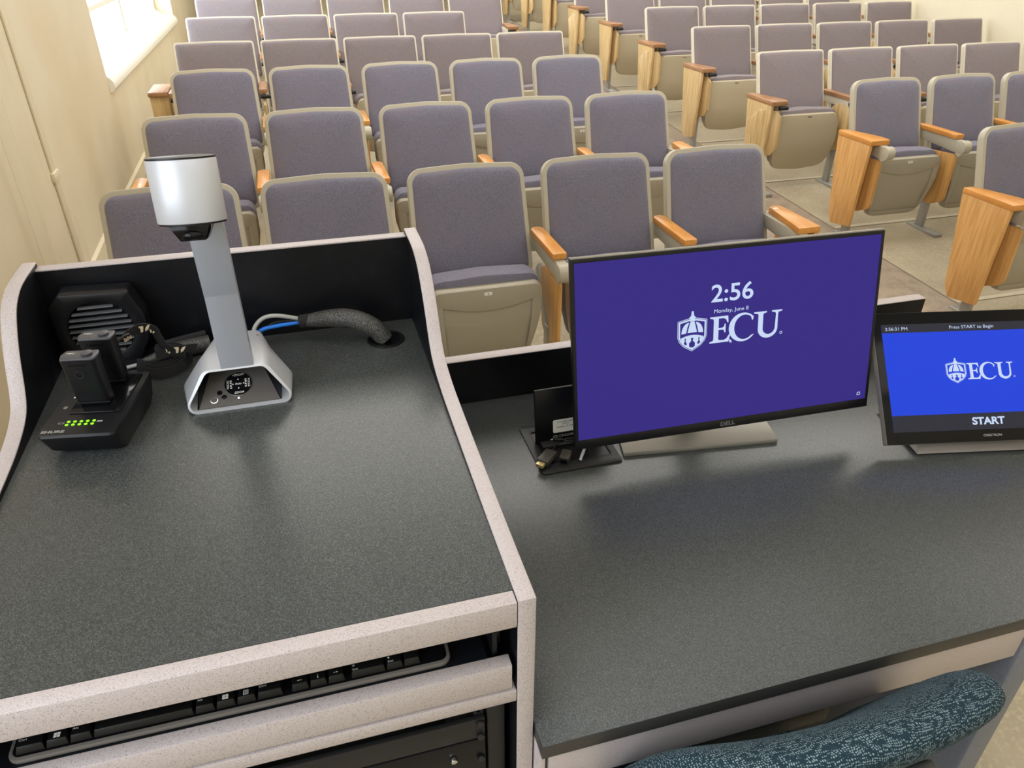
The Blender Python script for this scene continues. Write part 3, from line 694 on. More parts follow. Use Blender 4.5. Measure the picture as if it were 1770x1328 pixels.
# ------------------------------------------------------------------ louvred black vent housing in the left back corner
vt = thing('louvred_speaker', 'black wooden louvred speaker in the left back corner of the lectern', 'speaker', (-0.488, 0.655, ZT))
MV = frame_map((0, -0.022, 0), (1, 0, 0), (0, 0, 1))
outer = rpoly([(-0.046, 0.002, 0.012), (0.040, 0.002, 0.012), (0.064, 0.045, 0.02), (0.066, 0.085, 0.02), (0.050, 0.126, 0.006), (-0.046, 0.130, 0.008), (-0.064, 0.110, 0.02), (-0.064, 0.040, 0.03)], 5)
inner = [(0.0005+0.046*math.cos(2*PI*k/40), 0.068+0.046*math.sin(2*PI*k/40)) for k in range(40)]
bm = bmesh.new(); b_ring(bm, outer, inner, MV, -0.030, 0.008, 60); put('housing', finish(bm, 'housing', 0.003), 'blackplastic', vt)
prism('back', outer, lambda a, b: MV(a*0.97, 0.066+(b-0.066)*0.97, -0.034), lambda a, b: MV(a*0.97, 0.066+(b-0.066)*0.97, -0.0305), 'black', vt)
for k in range(9):
    zz = 0.030+k*0.0095; hw = math.sqrt(max(0.0001, 0.0455**2-(zz-0.068)**2))
    bm = bmesh.new(); b_prism(bm, [(-0.004, zz-0.0012), (-0.0035, zz-0.0022), (0.003, zz-0.0004), (0.003, zz+0.0006)], lambda a, b: (0.0005-hw, -0.028+a, b), lambda a, b: (0.0005+hw, -0.028+a, b))
    put('louvre', finish(bm, 'louvre', 0.0003), 'louvre', vt)
box('foot', -0.050, 0.070, -0.046, 0.004, 0, 0.010, 'blackplastic', vt, 0.004)
# ------------------------------------------------------------------ wireless microphone charger
ch = thing('battery_charger', 'black wireless microphone charging dock with green lights on the lectern', 'charger', (-0.470, 0.443, ZT), math.radians(-9.5))
bm = bmesh.new()
def rr(x0, x1, y0, y1, z, c): return [(p[0], p[1], z) for p in rpoly([(x0, y0, c), (x1, y0, c), (x1, y1, c), (x0, y1, c)], 3)]
b_loft(bm, [rr(-0.040, 0.044, -0.052, 0.068, 0.0, 0.010), rr(-0.047, 0.047, -0.066, 0.076, 0.012, 0.010), rr(-0.0495, 0.0495, -0.079, 0.080, 0.040, 0.008), rr(-0.048, 0.048, -0.0775, 0.0785, 0.0435, 0.006)])
put('base', finish(bm, 'base', 0.0), 'blackplastic', ch)
def slope(bm, x0, x1, y0, y1, z0, z1): pass
box('charging_well', -0.026, 0.040, -0.028, 0.070, 0.0437, 0.0455, 'gloss', ch, 0.001)
MC = frame_mat((0, 0, 0.0436), (1, 0, 0), (0, 1, 0))
for j in range(5):
    for i in range(2):
        cyl('charge_light', (-0.019+j*0.0080, -0.0545+i*0.0072, 0.0436), (-0.019+j*0.0080, -0.0545+i*0.0072, 0.0442), 0.0021, 'led', ch, n=10)
me = curve_mesh([[(0, 0), (3, 0), (3, 1.4), (0, 1.4)], [(0.3, 0.3), (0.3, 1.1), (2.7, 1.1), (2.7, 0.3)]], 'bt')
write('empty_mark', '', MC, -0.031, -0.0235, -0.052, -0.0485, 'greyprint', ch, me=me)
write('full_mark', '', MC, 0.0175, 0.0245, -0.051, -0.0475, 'greyprint', ch, me=curve_mesh([[(0, 0), (3, 0), (3, 1.4), (0, 1.4)]], 'bf'))
write('maker_name', 'SHURE', MC, -0.045, -0.016, -0.0725, -0.0665, 'greyprint', ch, bold=0.03)
cyl('indicator', (-0.036, -0.012, 0.0436), (-0.036, -0.012, 0.0445), 0.003, 'greyplastic', ch, n=12)
cyl('indicator', (-0.034, 0.014, 0.0436), (-0.034, 0.014, 0.0442), 0.0012, 'white', ch, n=8)
def pack(label, x, y, lean):
    t = thing('wireless_transmitter', label, 'microphone transmitter', (x, y, ZT+0.0460), math.radians(-9.5), 'bodypack transmitters in the charging dock')
    bm = bmesh.new(); rings = []
    for z, sx, dy in ((0.0, 0.021, 0.0095), (0.002, 0.0225, 0.011), (0.010, 0.0232, 0.0115), (0.040, 0.0240, 0.0118), (0.073, 0.0246, 0.0122)):
        yo = -lean*z
        sx *= 0.90; rings.append([(p[0], p[1]+yo, z) for p in rpoly([(-sx, -dy, 0.004), (sx, -dy, 0.006), (sx, dy, 0.006), (-sx, dy, 0.004)], 4)])
    b_loft(bm, rings); put('body', finish(bm, 'body', 0), 'blackplastic', t)
    yo = -lean*0.073
    o = rpoly([(-0.0205, -0.0125, 0.003), (0.0215, -0.0125, 0.004), (0.0235, 0, 0.004), (0.0215, 0.0125, 0.004), (-0.0205, 0.0125, 0.003), (-0.0235, 0, 0.004)], 3)
    prism('top_cap', o, lambda a, b: (a, b+yo, 0.0732), lambda a, b: (a, b+yo, 0.0765), 'capgrey', t, 0.0012)
    bm = bmesh.new(); b_cyl(bm, (0.010, yo, 0.0768), (0.010, yo, 0.0800), 0.0068, 0.0075, 18); put('power_switch', finish(bm, 'sw', 0.0012), 'capgrey', t)
    M = frame_mat((0, 0, 0.0766), (1, 0, 0), (0, 1, 0)); write('mic_mark', 'MIC', M, -0.016, -0.006, yo+0.001, yo+0.0045, 'white', t)
    fy = -0.0123
    bm = bmesh.new(); cz = 0.052
    b_ring(bm, circ(0.0060, 20), circ(0.0050, 20), lambda a, b, c: (a-0.002, fy-lean*cz*1.0-c, b+cz), -0.0006, 0.0010, 20); put('button', finish(bm, 'btn', 0), 'blacksteel', t)
    box('display_slot', -0.012, 0.010, fy-lean*0.066-0.0006, fy-lean*0.066+0.0004, 0.0655, 0.0675, 'gloss', t)
    box('retaining_rib', -0.021, 0.021, -0.0118, -0.0108, 0.004, 0.0052, 'blacksteel', t)
    return t
pack('black wireless transmitter in the near slot of the charging dock', -0.468, 0.442, 0.10)
pack('black wireless transmitter in the far slot, behind the near one, strap attached', -0.457, 0.497, 0.10)
# printed lanyard hanging from the far transmitter
ly = thing('lanyard', 'black lanyard strap with cream print behind the charging dock', 'strap', (-0.41, 0.55, ZT))
O = (-0.41, 0.55, 0.0)
ribbon('strap', rel(O, [(-0.434, 0.520, 0.098), (-0.425, 0.534, 0.100), (-0.412, 0.543, 0.101), (-0.399, 0.547, 0.094), (-0.394, 0.549, 0.078), (-0.390, 0.551, 0.062), (-0.378, 0.552, 0.055), (-0.362, 0.556, 0.052), (-0.350, 0.566, 0.046)]), (0.15, -0.35, 1), 0.016, 'strap', ly)
for dz, dxx in ((0.0, 0), (0.012, 0.006), (0.022, -0.004)):
    ribbon('strap', rel(O, [(-0.440+dxx, 0.565+dz, 0.020), (-0.415, 0.560+dz, 0.012), (-0.390, 0.566+dz, 0.012), (-0.372+dxx, 0.580+dz, 0.018), (-0.385, 0.594+dz*0.5, 0.030), (-0.415, 0.592+dz*0.5, 0.032)]), (0, 0.1, 1), 0.018, 'strap', ly)
ML = frame_mat((-0.4330-O[0], 0.5190-O[1]-0.0035, 0.0925), (0.66, 0.74, 0.10), (0.1, -0.25, 1))
write('print', 'labs', ML, 0.000, 0.0130, 0.0010, 0.0095, 'cream', ly, bold=0.01)
leaf = [[(0, 0), (0.9, 0), (1.5, 2.2), (1.3, 2.8), (-0.5, 2.8), (0.2, 1.6)], [(1.9, 0), (3.2, 0.8), (4.3, 2.8), (2.9, 2.4), (2.1, 1.4)]]
def mark(px, py, pz, ax, sc=0.0025):
    M = frame_mat((px-O[0]+0.0005, py-O[1]-0.0025, pz), ax, (0.1, -0.3, 1)); write('print', '', M, 0, 4.5*sc, 0, 3.3*sc, 'cream', ly, lift=0.0, me=curve_mesh(leaf, 'leaf'))
mark(-0.4155, 0.5385, 0.0960, (0.95, 0.30, 0), 0.0036); mark(-0.3785, 0.5495, 0.0505, (0.98, 0.18, -0.1), 0.0038)
mark(-0.4030, 0.5440, 0.0925, (0.75, 0.3, -0.7), 0.0019); mark(-0.3900, 0.5480, 0.0555, (0.6, 0.1, -0.75), 0.0021)
tube('loop', rel(O, [(-0.440, 0.505, 0.100), (-0.432, 0.512, 0.104), (-0.426, 0.522, 0.102)]), 0.0022, 'blackplastic', ly)
# ------------------------------------------------------------------ document camera
dc = thing('document_camera', 'silver document camera on a trapezoid base standing on the raised worktop', 'document camera', (-0.290, 0.50, ZT))
O = (-0.290, 0.50, 0.0)
def trap(hb, ht, h, y, ytop, rb, rt, cx=0.0, z0=0.0):
    p = rpoly([(-hb, 0, rb), (hb, 0, rb), (ht, h, rt), (-ht, h, rt)], 6)
    return [(a+cx, y+(ytop-y)*(b/h), b+z0) for a, b in p]
bm = bmesh.new()
fo = trap(0.082, 0.044, 0.061, -0.056, -0.040, 0.012, 0.016, 0.003)
fi = trap(0.077, 0.0395, 0.0545, -0.056, -0.042, 0.009, 0.011, 0.003, 0.004)
bo = trap(0.050, 0.034, 0.048, 0.100, 0.100, 0.010, 0.014)
bi = trap(0.046, 0.030, 0.042, 0.096, 0.096, 0.008, 0.010, 0, 0.003)
mo_ = trap(0.094, 0.045, 0.060, -0.004, 0.010, 0.014, 0.018); mi_ = trap(0.088, 0.040, 0.052, -0.004, 0.008, 0.010, 0.012, 0, 0.004)
n = len(fo); V = [[bm.verts.new(p) for p in r] for r in (bo, mo_, fo, fi, mi_, bi)]
for a, b in zip(V, V[1:]):
    for i in range(n): bm.faces.new([a[i], a[(i+1) % n], b[(i+1) % n], b[i]])
bm.faces.new(V[0][::-1]); bm.faces.new(V[-1])
shell = put('base_shell', finish(bm, 'base_shell', 0), 'silver', dc)
for (x, y, z) in ((0.031, 0.075, 0.050), (0.033, 0.035, 0.053), (-0.036, 0.030, 0.053)): cyl('screw', (x, y, z-0.002), (x, y, z+0.0010), 0.0026, 'greyplastic', shell, n=12)
bm = bmesh.new()
b_loft(bm, [[(-0.058, -0.052, 0.0045), (0.060, -0.052, 0.0045), (0.058, -0.052, 0.0060), (-0.055, -0.052, 0.0060)], [(-0.062, 0.020, 0.0045), (0.062, 0.020, 0.0045), (0.031, 0.020, 0.047), (-0.031, 0.020, 0.047)]])
bmesh.ops.recalc_face_normals(bm, faces=bm.faces)
for f in bm.faces: f.material_index = 1 if abs(f.normal.x) > 0.35 else 0
cons = put('control_panel', finish(bm, 'control_panel', 0.0), ['panelgrey', 'gloss'], dc)
ax = Vector((1, 0, 0)); ay = Vector((0, 0.070, 0.041)).normalized()
MCN = frame_mat((0, -0.050, 0.0062), ax, ay)
def disc(name, x, y, r, h, mats, n=28, ri=None):
    bm = bmesh.new()
    if ri: b_ring(bm, [(x+a, y+b) for a, b in circ(r, n)], [(x+a, y+b) for a, b in circ(ri, n)], lambda a, b, c: tuple(MCN @ Vector((a, b, c))), 0, h, n)
    else: b_prism(bm, [(x+a, y+b) for a, b in circ(r, n)], lambda a, b: tuple(MCN @ Vector((a, b, 0.0))), lambda a, b: tuple(MCN @ Vector((a, b, h))))
    return put(name, finish(bm, name), mats, cons)
disc('dial_rim', 0.001, 0.032, 0.0205, 0.0012, 'chrome', ri=0.0195); dd = disc('dial', 0.001, 0.032, 0.0195, 0.0008, 'gloss')
for (tx, x, y, w) in (('+ZOOM', 0, 0.0455, 0.016), ('-ZOOM', 0, 0.0155, 0.014), ('Auto', 0, 0.0305, 0.009)): write('dial_text', tx, MCN, 0.001+x-w/2, 0.001+x+w/2, y, y+0.0034, 'white', cons, lift=0.0012)
for sx in (-1, 1):
    for k, a0 in ((0.0150, 'FOCUS'), (0.0105, 'IRIS')):
        M2 = MCN @ Matrix.Translation((0.001+sx*k, 0.032, 0)) @ Matrix.Rotation(sx*-PI/2, 4, 'Z'); write('dial_text', a0, M2, -0.007, 0.007, -0.0014, 0.0014, 'white', cons, lift=0.0012)
for th in range(4):
    a = th*PI/2; disc('dial_mark', 0.001+0.0075*math.cos(a), 0.032+0.0075*math.sin(a), 0.0009, 0.0013, 'white', 8)
disc('power_button', -0.034, 0.0095, 0.0055, 0.0012, 'chrome', 20, 0.0044); disc('power_lamp', -0.034, 0.0095, 0.0044, 0.0009, 'panelgrey', 16)
disc('button', -0.026, 0.0205, 0.0038, 0.0011, 'gloss', 12); disc('button', -0.020, 0.0125, 0.0038, 0.0011, 'gloss', 12)
disc('status_light', 0.000, 0.0080, 0.0016, 0.0010, 'statusled', 10)
write('maker_name', 'Solution Cam', MCN, 0.007, 0.034, 0.0055, 0.0090, 'white', cons, lift=0.0005)
# arm: two flat segments with a kink
bm = bmesh.new(); hw = 0.0225
cl = [(-0.038, 0.046), (-0.030, 0.100), (-0.018, 0.165), (-0.036, 0.225), (-0.056, 0.290)]
cl = [(-0.0405, 0.0600), (-0.020, 0.163), (-0.021, 0.166), (-0.046, 0.292)]
rings = []
for i, (y, z) in enumerate(cl):
    xo = (0.007, 0.004, 0.004, 0.006)[i]
    rings.append([(xo-hw, y, z), (xo+hw, y, z), (xo+hw, y+0.016, z), (xo-hw, y+0.016, z)])
b_loft(bm, rings); put('arm', finish(bm, 'arm', 0.0006), 'silverdark', dc)
hd = bpy.data.objects.new('camera_head', None); COL.objects.link(hd); hd.parent = dc
HM = Matrix.Translation((-0.292-O[0], 0.428-O[1], 0.328)) @ Matrix.Rotation(math.radians(-11), 4, 'X') @ Matrix.Rotation(math.radians(-6), 4, 'Z')
def ell(a, b, z, n=48): return [tuple(HM @ Vector((a*math.cos(2*PI*k/n), b*math.sin(2*PI*k/n), z))) for k in range(n)]
bpy.data.objects.remove(hd)
bm = bmesh.new(); b_loft(bm, [ell(0.0405, 0.026, -0.037), ell(0.041, 0.0265, -0.036), ell(0.041, 0.0265, 0.036), ell(0.0405, 0.026, 0.037)]); hd = put('camera_head', finish(bm, 'head', 0), 'silver', dc)
bm = bmesh.new(); b_loft(bm, [ell(0.0405, 0.0265, 0.0372), ell(0.0405, 0.0265, 0.0392), ell(0.036, 0.022, 0.0405)]); put('head_cap', finish(bm, 'hc'), 'blackplastic', hd)
bm = bmesh.new(); b_loft(bm, [ell(0.0400, 0.0260, -0.0392), ell(0.0405, 0.0262, -0.0372)]); put('head_cap', finish(bm, 'hb'), 'blackplastic', hd)
bm = bmesh.new(); b_loft(bm, [[tuple(HM @ Vector(p)) for p in [(-0.014, -0.020, -0.058), (0.016, -0.020, -0.058), (0.016, 0.002, -0.058), (-0.014, 0.002, -0.058)]], [tuple(HM @ Vector(p)) for p in [(-0.024, -0.022, -0.0395), (0.024, -0.022, -0.0395), (0.024, 0.012, -0.0395), (-0.024, 0.012, -0.0395)]]])
put('lens_hood', finish(bm, 'lh', 0.001), 'gloss', hd)
bm = bmesh.new(); bmesh.ops.create_uvsphere(bm, u_segments=18, v_segments=10, radius=1, matrix=HM @ Matrix.Translation((0.001, -0.019, -0.051)) @ Matrix.Diagonal((0.013, 0.007, 0.006, 1)))
put('lens', finish(bm, 'lens'), 'gloss', hd)
# ------------------------------------------------------------------ logo artwork shared by both screens
def arc(cx, cy, rx, ry, a0, a1, n=20): return [(cx+rx*math.cos(math.radians(a0+(a1-a0)*k/n)), cy+ry*math.sin(math.radians(a0+(a1-a0)*k/n))) for k in range(n+1)]
def ecu():
    E = [(0.0, 0.0), (0.0, 0.05), (0.11, 0.08), (0.14, 0.14), (0.14, 0.86), (0.11, 0.92), (0.0, 0.95), (0.0, 1.0), (0.66, 1.0), (0.68, 0.74), (0.64, 0.74), (0.59, 0.87), (0.50, 0.92), (0.32, 0.92), (0.32, 0.56), (0.46, 0.56), (0.52, 0.60), (0.54, 0.70), (0.58, 0.70), (0.58, 0.37), (0.54, 0.37), (0.52, 0.46), (0.46, 0.49), (0.32, 0.49), (0.32, 0.14), (0.35, 0.09), (0.52, 0.08), (0.62, 0.13), (0.72, 0.28), (0.76, 0.27), (0.70, 0.0)]
    cx, cy = 1.22, 0.49
    C = arc(cx, cy, 0.52, 0.55, 42, 318, 40)
    C += [(cx+0.43, cy-0.30)] + arc(cx+0.06, cy+0.0, 0.38, 0.47, 312, 52, 34)[0:]
    C += [(cx+0.33, cy+0.24), (cx+0.37, cy+0.24), (cx+0.40, cy+0.42)]
    U = [(1.62, 1.0), (2.10, 1.0), (2.10, 0.95), (1.99, 0.92), (1.97, 0.86), (1.97, 0.34)]
    U += [(p[0], p[1]) for p in arc(2.20, 0.34, 0.23, 0.24, 180, 360, 16)] + [(2.45, 0.86), (2.42, 0.92), (2.29, 0.95), (2.29, 1.0), (2.68, 1.0), (2.68, 0.95), (2.55, 0.92), (2.53, 0.86), (2.53, 0.34)]
    U += arc(2.16, 0.32, 0.37, 0.36, 0, -180, 24) + [(1.79, 0.86), (1.77, 0.92), (1.62, 0.95)]
    R = arc(2.68, 0.10, 0.055, 0.055, 0, 360, 14)[:-1]
    R0 = arc(2.68, 0.10, 0.035, 0.035, 0, 360, 14)[:-1]
    return [E], [C], [U], [R, R0]
def shield():
    def sh(s, dy=0.0, gap=0.0): return [(x*s, 0.5+(y-0.5)*s+dy) for x, y in
        [(-0.5, 1.00), (-0.25, 1.06), (0, 1.12), (0.25, 1.06), (0.5, 1.00), (0.5, 0.38), (0.44, 0.20), (0.30, 0.02), (0.0, -0.18), (-0.30, 0.02), (-0.44, 0.20), (-0.5, 0.38)]]
    S = [sh(1.0), sh(0.965)[::-1], sh(0.93), sh(0.83)[::-1]]
    fin = [(-0.03, 1.35), (0.03, 1.35), (0.05, 1.18), (0.12, 1.10), (0.06, 1.05), (0.10, 0.97), (-0.10, 0.97), (-0.06, 1.05), (-0.12, 1.10), (-0.05, 1.18)]
    d1 = [(-0.06, 0.96), (0.06, 0.96)] + [(0.06+0.10*k/8, 0.96-0.42*(k/8)**1.2) for k in range(1, 9)] + [(-0.16, 0.54)] + [(-0.06-0.10*k/8, 0.96-0.42*(k/8)**1.2) for k in range(7, 0, -1)]
    d2 = [(0.11, 0.93)] + [(0.11+0.26*math.sin(k/8*PI/2), 0.93-0.42*(1-math.cos(k/8*PI/2))) for k in range(1, 9)] + [(0.21, 0.53), (0.17, 0.75)]
    d3 = [(-x, y) for x, y in d2][::-1]
    lowr = [(-0.38, 0.36)] + [(-0.38+0.76*k/10, 0.36+0.09*(1-((k/10-0.5)*2)**2)) for k in range(1, 11)] + [(0.36, 0.20), (0.25, 0.04), (0.0, -0.11), (-0.25, 0.04), (-0.36, 0.20)]
    def hole(cx, w): return [(cx-w*0.4, 0.34), (cx+w*0.4, 0.34), (cx+w*0.3, 0.22), (cx+w, 0.14), (cx+w, 0.02+abs(cx)*0.35), (cx+w*0.4, -0.03+abs(cx)*0.4), (cx-w*0.4, -0.03+abs(cx)*0.4), (cx-w, 0.02+abs(cx)*0.35), (cx-w, 0.14), (cx-w*0.3, 0.22)]
    band = [(-0.38, 0.36)] + [(-0.38+0.76*k/10, 0.36+0.09*(1-((k/10-0.5)*2)**2)) for k in range(1, 11)] + [(0.36, 0.20), (0.28, 0.20), (0.24, 0.32), (0.18, 0.33), (0.14, 0.20), (0.10, 0.32), (0, 0.36), (-0.10, 0.32), (-0.14, 0.20), (-0.18, 0.33), (-0.24, 0.32), (-0.28, 0.20), (-0.36, 0.20)]
    low = [(-0.30, 0.12), (-0.20, 0.22), (-0.10, 0.20), (-0.12, 0.04), (-0.06, -0.03), (0.06, -0.03), (0.12, 0.04), (0.10, 0.20), (0.20, 0.22), (0.30, 0.12), (0.22, 0.02), (0, -0.11), (-0.22, 0.02)]
    return S, [[fin], [d1], [d2], [d3], [lowr, hole(0, 0.10), hole(-0.235, 0.055), hole(0.235, 0.055)]]
def logo(M, x0, x1, y0, y1, parent, m_):
    """letters between x0..x1 and y0..y1 (all three letters share one scale)"""
    sx = (x1-x0)/2.72; sy = y1-y0
    for k, sp in enumerate(ecu()):
        for q in [sp]:
            me = curve_mesh(q, 'l')
            for v in me.vertices: v.co = M @ Vector((x0+v.co.x*sx, y0+v.co.y*sy, 0.0006+0.00005*k))
            put('letter', me, m_, parent)
def crest(M, cx, w, y0, h, parent, m_):
    S_, rest = shield()
    sx = w; sy = h/1.53
    for grp in [S_[:2], S_[2:]] + rest:
        me = curve_mesh(grp, 'c')
        for v in me.vertices: v.co = M @ Vector((cx+v.co.x*sx, y0+(v.co.y+0.18)*sy, 0.0006+0.0001*(grp is not S_)))
        put('crest', me, m_, parent)
T_['lit'] = emit('screen_white', (0.62, 0.74, 0.98), 0.95)
T_['purple'] = emit('screen_purple', lin((60, 48, 136)), 0.9)
T_['bluescreen'] = emit('screen_blue', lin((38, 70, 218)), 1.0)
T_['greybar'] = emit('screen_grey', lin((50, 50, 58)), 1.0)
# ------------------------------------------------------------------ monitor
yaw, tl = -0.0281, 0.2283; MW_, MH_ = 0.5719, 0.326
mo = thing('monitor', 'black flat monitor on the desk showing 2:56 on a purple lock screen', 'monitor', (0.2307, 0.42, ZT-0.1619-0.055))
rv = Vector((math.cos(yaw), math.sin(yaw), 0)); nv = Vector((-math.sin(yaw), math.cos(yaw), 0)); uv = Vector((0, 0, math.cos(tl)))+nv*math.sin(tl)
MO = frame_mat((0, 0, 0.055), rv, uv)        # local: x along the edge, y up the screen, z towards the viewer
def mbox(name, x0, x1, y0, y1, z0, z1, mats, bevel=0.0, parent=None): return box(name, x0, x1, y0, y1, z0, z1, mats, parent or mo, bevel, M=MO)
mbox('housing', 0, MW_, 0, MH_, -0.012, -0.0004, 'blackplastic', 0.0012)
mbox('rear_housing', 0.08, MW_-0.08, 0.03, MH_-0.05, -0.045, -0.0122, 'blackplastic', 0.008)
bz = bmesh.new(); b_ring(bz, [(0, 0), (MW_, 0), (MW_, MH_), (0, MH_)], [(0.0055, 0.0165), (MW_-0.0055, 0.0165), (MW_-0.0055, MH_-0.0065), (0.0055, MH_-0.0065)], frame_map((0, 0, 0.055), rv, uv), -0.0004, 0.0008, 4)
put('bezel', finish(bz, 'bezel', 0.0003), 'blackplastic', mo)
mbox('edge_trim', 0.0, MW_, MH_+0.0001, MH_+0.0022, -0.0115, -0.0008, 'standgrey')
sc = mbox('screen', 0.0055, MW_-0.0055, 0.0165, MH_-0.0065, -0.0003, 0.0002, 'purple')
write('clock_text', '2:56', MO, 0.2454, 0.3235, 0.2315, 0.2619, 'lit', sc, bold=0.012, lift=0.0006)
write('date_text', 'Monday, June 8', MO, 0.2514, 0.3155, 0.2108, 0.2195, 'lit', sc, bold=0.0, lift=0.0010)
logo(MO, 0.2445, 0.3830, 0.1602, 0.2063, sc, 'lit')
crest(MO, 0.2120, 0.0540, 0.1508, 0.0700, sc, 'lit')
cur = [(0, 0), (0, -1.4), (0.35, -1.1), (0.6, -1.6), (0.8, -1.5), (0.6, -1.0), (1.0, -1.0)]
write('mouse_pointer', '', MO, 0.2815, 0.2870, 0.1570, 0.1650, 'lit', sc, me=curve_mesh([cur], 'p'), lift=0.0012)
ic = [[(0, 0), (4, 0), (4, 4), (0, 4)], [(0.7, 0.7), (0.7, 3.3), (3.3, 3.3), (3.3, 0.7)]]
write('status_icon', '', MO, 0.5480, 0.5545, 0.0250, 0.0310, 'lit', sc, me=curve_mesh(ic, 'i'), lift=0.0006)
write('maker_name', 'DELL', MO, 0.2715, 0.3000, 0.0040, 0.0115, 'dimprint', mo, bold=0.03, lift=0.0010)
# foot and column
def toM(x, y, z): return (x-0.2307, y-0.42, z+ZT-(ZT-0.1619-0.055))
fz = -0.217
o = [(0.334, 0.446), (0.629, 0.410), (0.642, 0.470), (0.655, 0.600), (0.375, 0.632)]
bm = bmesh.new(); b_prism(bm, o, lambda a, b: toM(a, b, fz), lambda a, b: toM(a, b, fz+0.008)); put('stand_base', finish(bm, 'stand_base', 0.0015), 'standgrey', mo)
bm = bmesh.new(); b_prism(bm, [(0.545, fz+0.0085), (0.575, fz+0.0085), (0.568, 0.04), (0.535, 0.04)], lambda a, b: toM(0.49, a, b), lambda a, b: toM(0.55, a, b)); put('stand_column', finish(bm, 'col', 0.004), 'standgrey', mo)
bm = bmesh.new(); b_box(bm, *[v for v in (0, 0, 0, 0, 0, 0)]) if False else b_prism(bm, [(0.475, -0.03), (0.545, 0.0), (0.545, 0.035), (0.475, 0.03)], lambda a, b: toM(0.495, a, b), lambda a, b: toM(0.545, a, b)); put('tilt_joint', finish(bm, 'tj', 0.003), 'blackplastic', mo)
# ------------------------------------------------------------------ touch panel
yaw, tl = -0.2044, 0.7043; HWD, AH = 0.18, 0.1992
tp = thing('touch_panel', 'black touch control panel with blue START screen at the right of the desk', 'touch panel', (0.9841, 0.2951, ZD))
rv = Vector((math.cos(yaw), math.sin(yaw), 0)); nv = Vector((-math.sin(yaw), math.cos(yaw), 0)); uv = Vector((0, 0, math.cos(tl)))+nv*math.sin(tl)
TO = (0, 0, -0.1756+0.217); TM = frame_mat(TO, rv, uv)
def tbox(name, x0, x1, y0, y1, z0, z1, mats, bevel=0.0, parent=None): return box(name, x0, x1, y0, y1, z0, z1, mats, parent or tp, bevel, M=TM)
tbox('housing', -HWD-0.0138, HWD+0.0138, -0.0218, AH+0.0223, -0.016, -0.0005, 'silverdark' if False else 'greyplastic', 0.002)
tbox('front_glass', -HWD-0.0138, HWD+0.0138, -0.0218, AH+0.0223, -0.0004, 0.0016, 'gloss', 0.0008)
ts = tbox('screen', -HWD, HWD, 0.0, AH, 0.0017, 0.0019, 'bluescreen')
tbox('title_bar', -HWD, HWD, AH-0.0158, AH, 0.0020, 0.0022, 'greybar', 0, ts)
tbox('lower_bar', -HWD, HWD, 0.0, 0.030, 0.0020, 0.0022, 'greybar', 0, ts)
write('clock_text', '2:56:31 PM', TM, -0.1735, -0.1310, AH-0.0115, AH-0.0055, 'lit', ts, bold=0.0, lift=0.0026)
write('title_text', 'Press START to Begin', TM, -0.0505, 0.0345, AH-0.0130, AH-0.0052, 'lit', ts, lift=0.0026)
write('start_text', 'START', TM, -0.0311, 0.0305, 0.0085, 0.0225, 'lit', ts, bold=0.035, lift=0.0026)
write('maker_name', 'CRESTRON', TM, -0.0133, 0.0215, -0.0130, -0.0090, 'greyprint', tp, bold=0.02, lift=0.0020)
TM2 = TM @ Matrix.Translation((0, 0, 0.0018))
logo(TM2, -0.0272, 0.0625, 0.0925, 0.1225, ts, 'lit'); crest(TM2, -0.0485, 0.0385, 0.0860, 0.0470, ts, 'lit')
bm = bmesh.new()
c_, s_ = math.cos(yaw), math.sin(yaw)
def tpp(a, b, z): return (a*c_-b*s_, a*s_+b*c_, z)
b_loft(bm, [[tpp(-0.128, -0.012, 0), tpp(0.108, -0.012, 0), tpp(0.108, 0.12, 0), tpp(-0.128, 0.12, 0)], [tpp(-0.135, -0.018, 0.005), tpp(0.115, -0.018, 0.005), tpp(0.115, 0.13, 0.005), tpp(-0.135, 0.13, 0.005)], [tpp(-0.122, 0.012, 0.016), tpp(0.102, 0.012, 0.016), tpp(0.102, 0.115, 0.016), tpp(-0.122, 0.115, 0.016)]])
put('stand_base', finish(bm, 'tb', 0.001), 'greyplastic', tp)
bm = bmesh.new(); b_prism(bm, [(0.045, 0.0165), (0.10, 0.0165), (0.115, 0.10), (0.085, 0.10)], lambda a, b: tpp(-0.04, a, b), lambda a, b: tpp(0.04, a, b)); put('stand_neck', finish(bm, 'tn', 0.003), 'blackplastic', tp)
# ------------------------------------------------------------------ flip-up cable hatch and loose plugs
ht = thing('cable_hatch', 'open black flip-up cable hatch with raised lid in the desk left of the monitor', 'cable hatch', (0.255, 0.508, ZD))
def hbox(name, x0, x1, y0, y1, z0, z1, mats, bevel=0.0, parent=None): return box(name, x0-0.255, x1-0.255, y0-0.508, y1-0.508, z0, z1, mats, parent or ht, bevel)
bm = bmesh.new()
b_ring(bm, rpoly([(-0.079, -0.075, 0.008), (0.074, -0.075, 0.008), (0.074, 0.075, 0.008), (-0.079, 0.075, 0.008)], 4), rpoly([(-0.062, -0.050, 0.004), (0.060, -0.050, 0.004), (0.060, 0.052, 0.004), (-0.062, 0.052, 0.004)], 3), lambda a, b, c: (a, b, c), 0.0002, 0.0035, 40)
put('rim', finish(bm, 'rim', 0.0008), 'blacksteel', ht)
hbox('well', 0.193, 0.315, 0.458, 0.560, 0.0003, 0.0012, 'blackplastic')
hbox('connector_shelf', 0.200, 0.312, 0.505, 0.545, 0.0013, 0.006, 'blacksteel', 0.001)
LM = frame_mat((0.192-0.255, 0.522-0.508, 0.002), (1, 0, 0), (0, 0.16, 1))
ld = box('lid', 0.0, 0.135, 0.0, 0.108, -0.006, 0.0, 'black', ht, 0.002, M=LM)
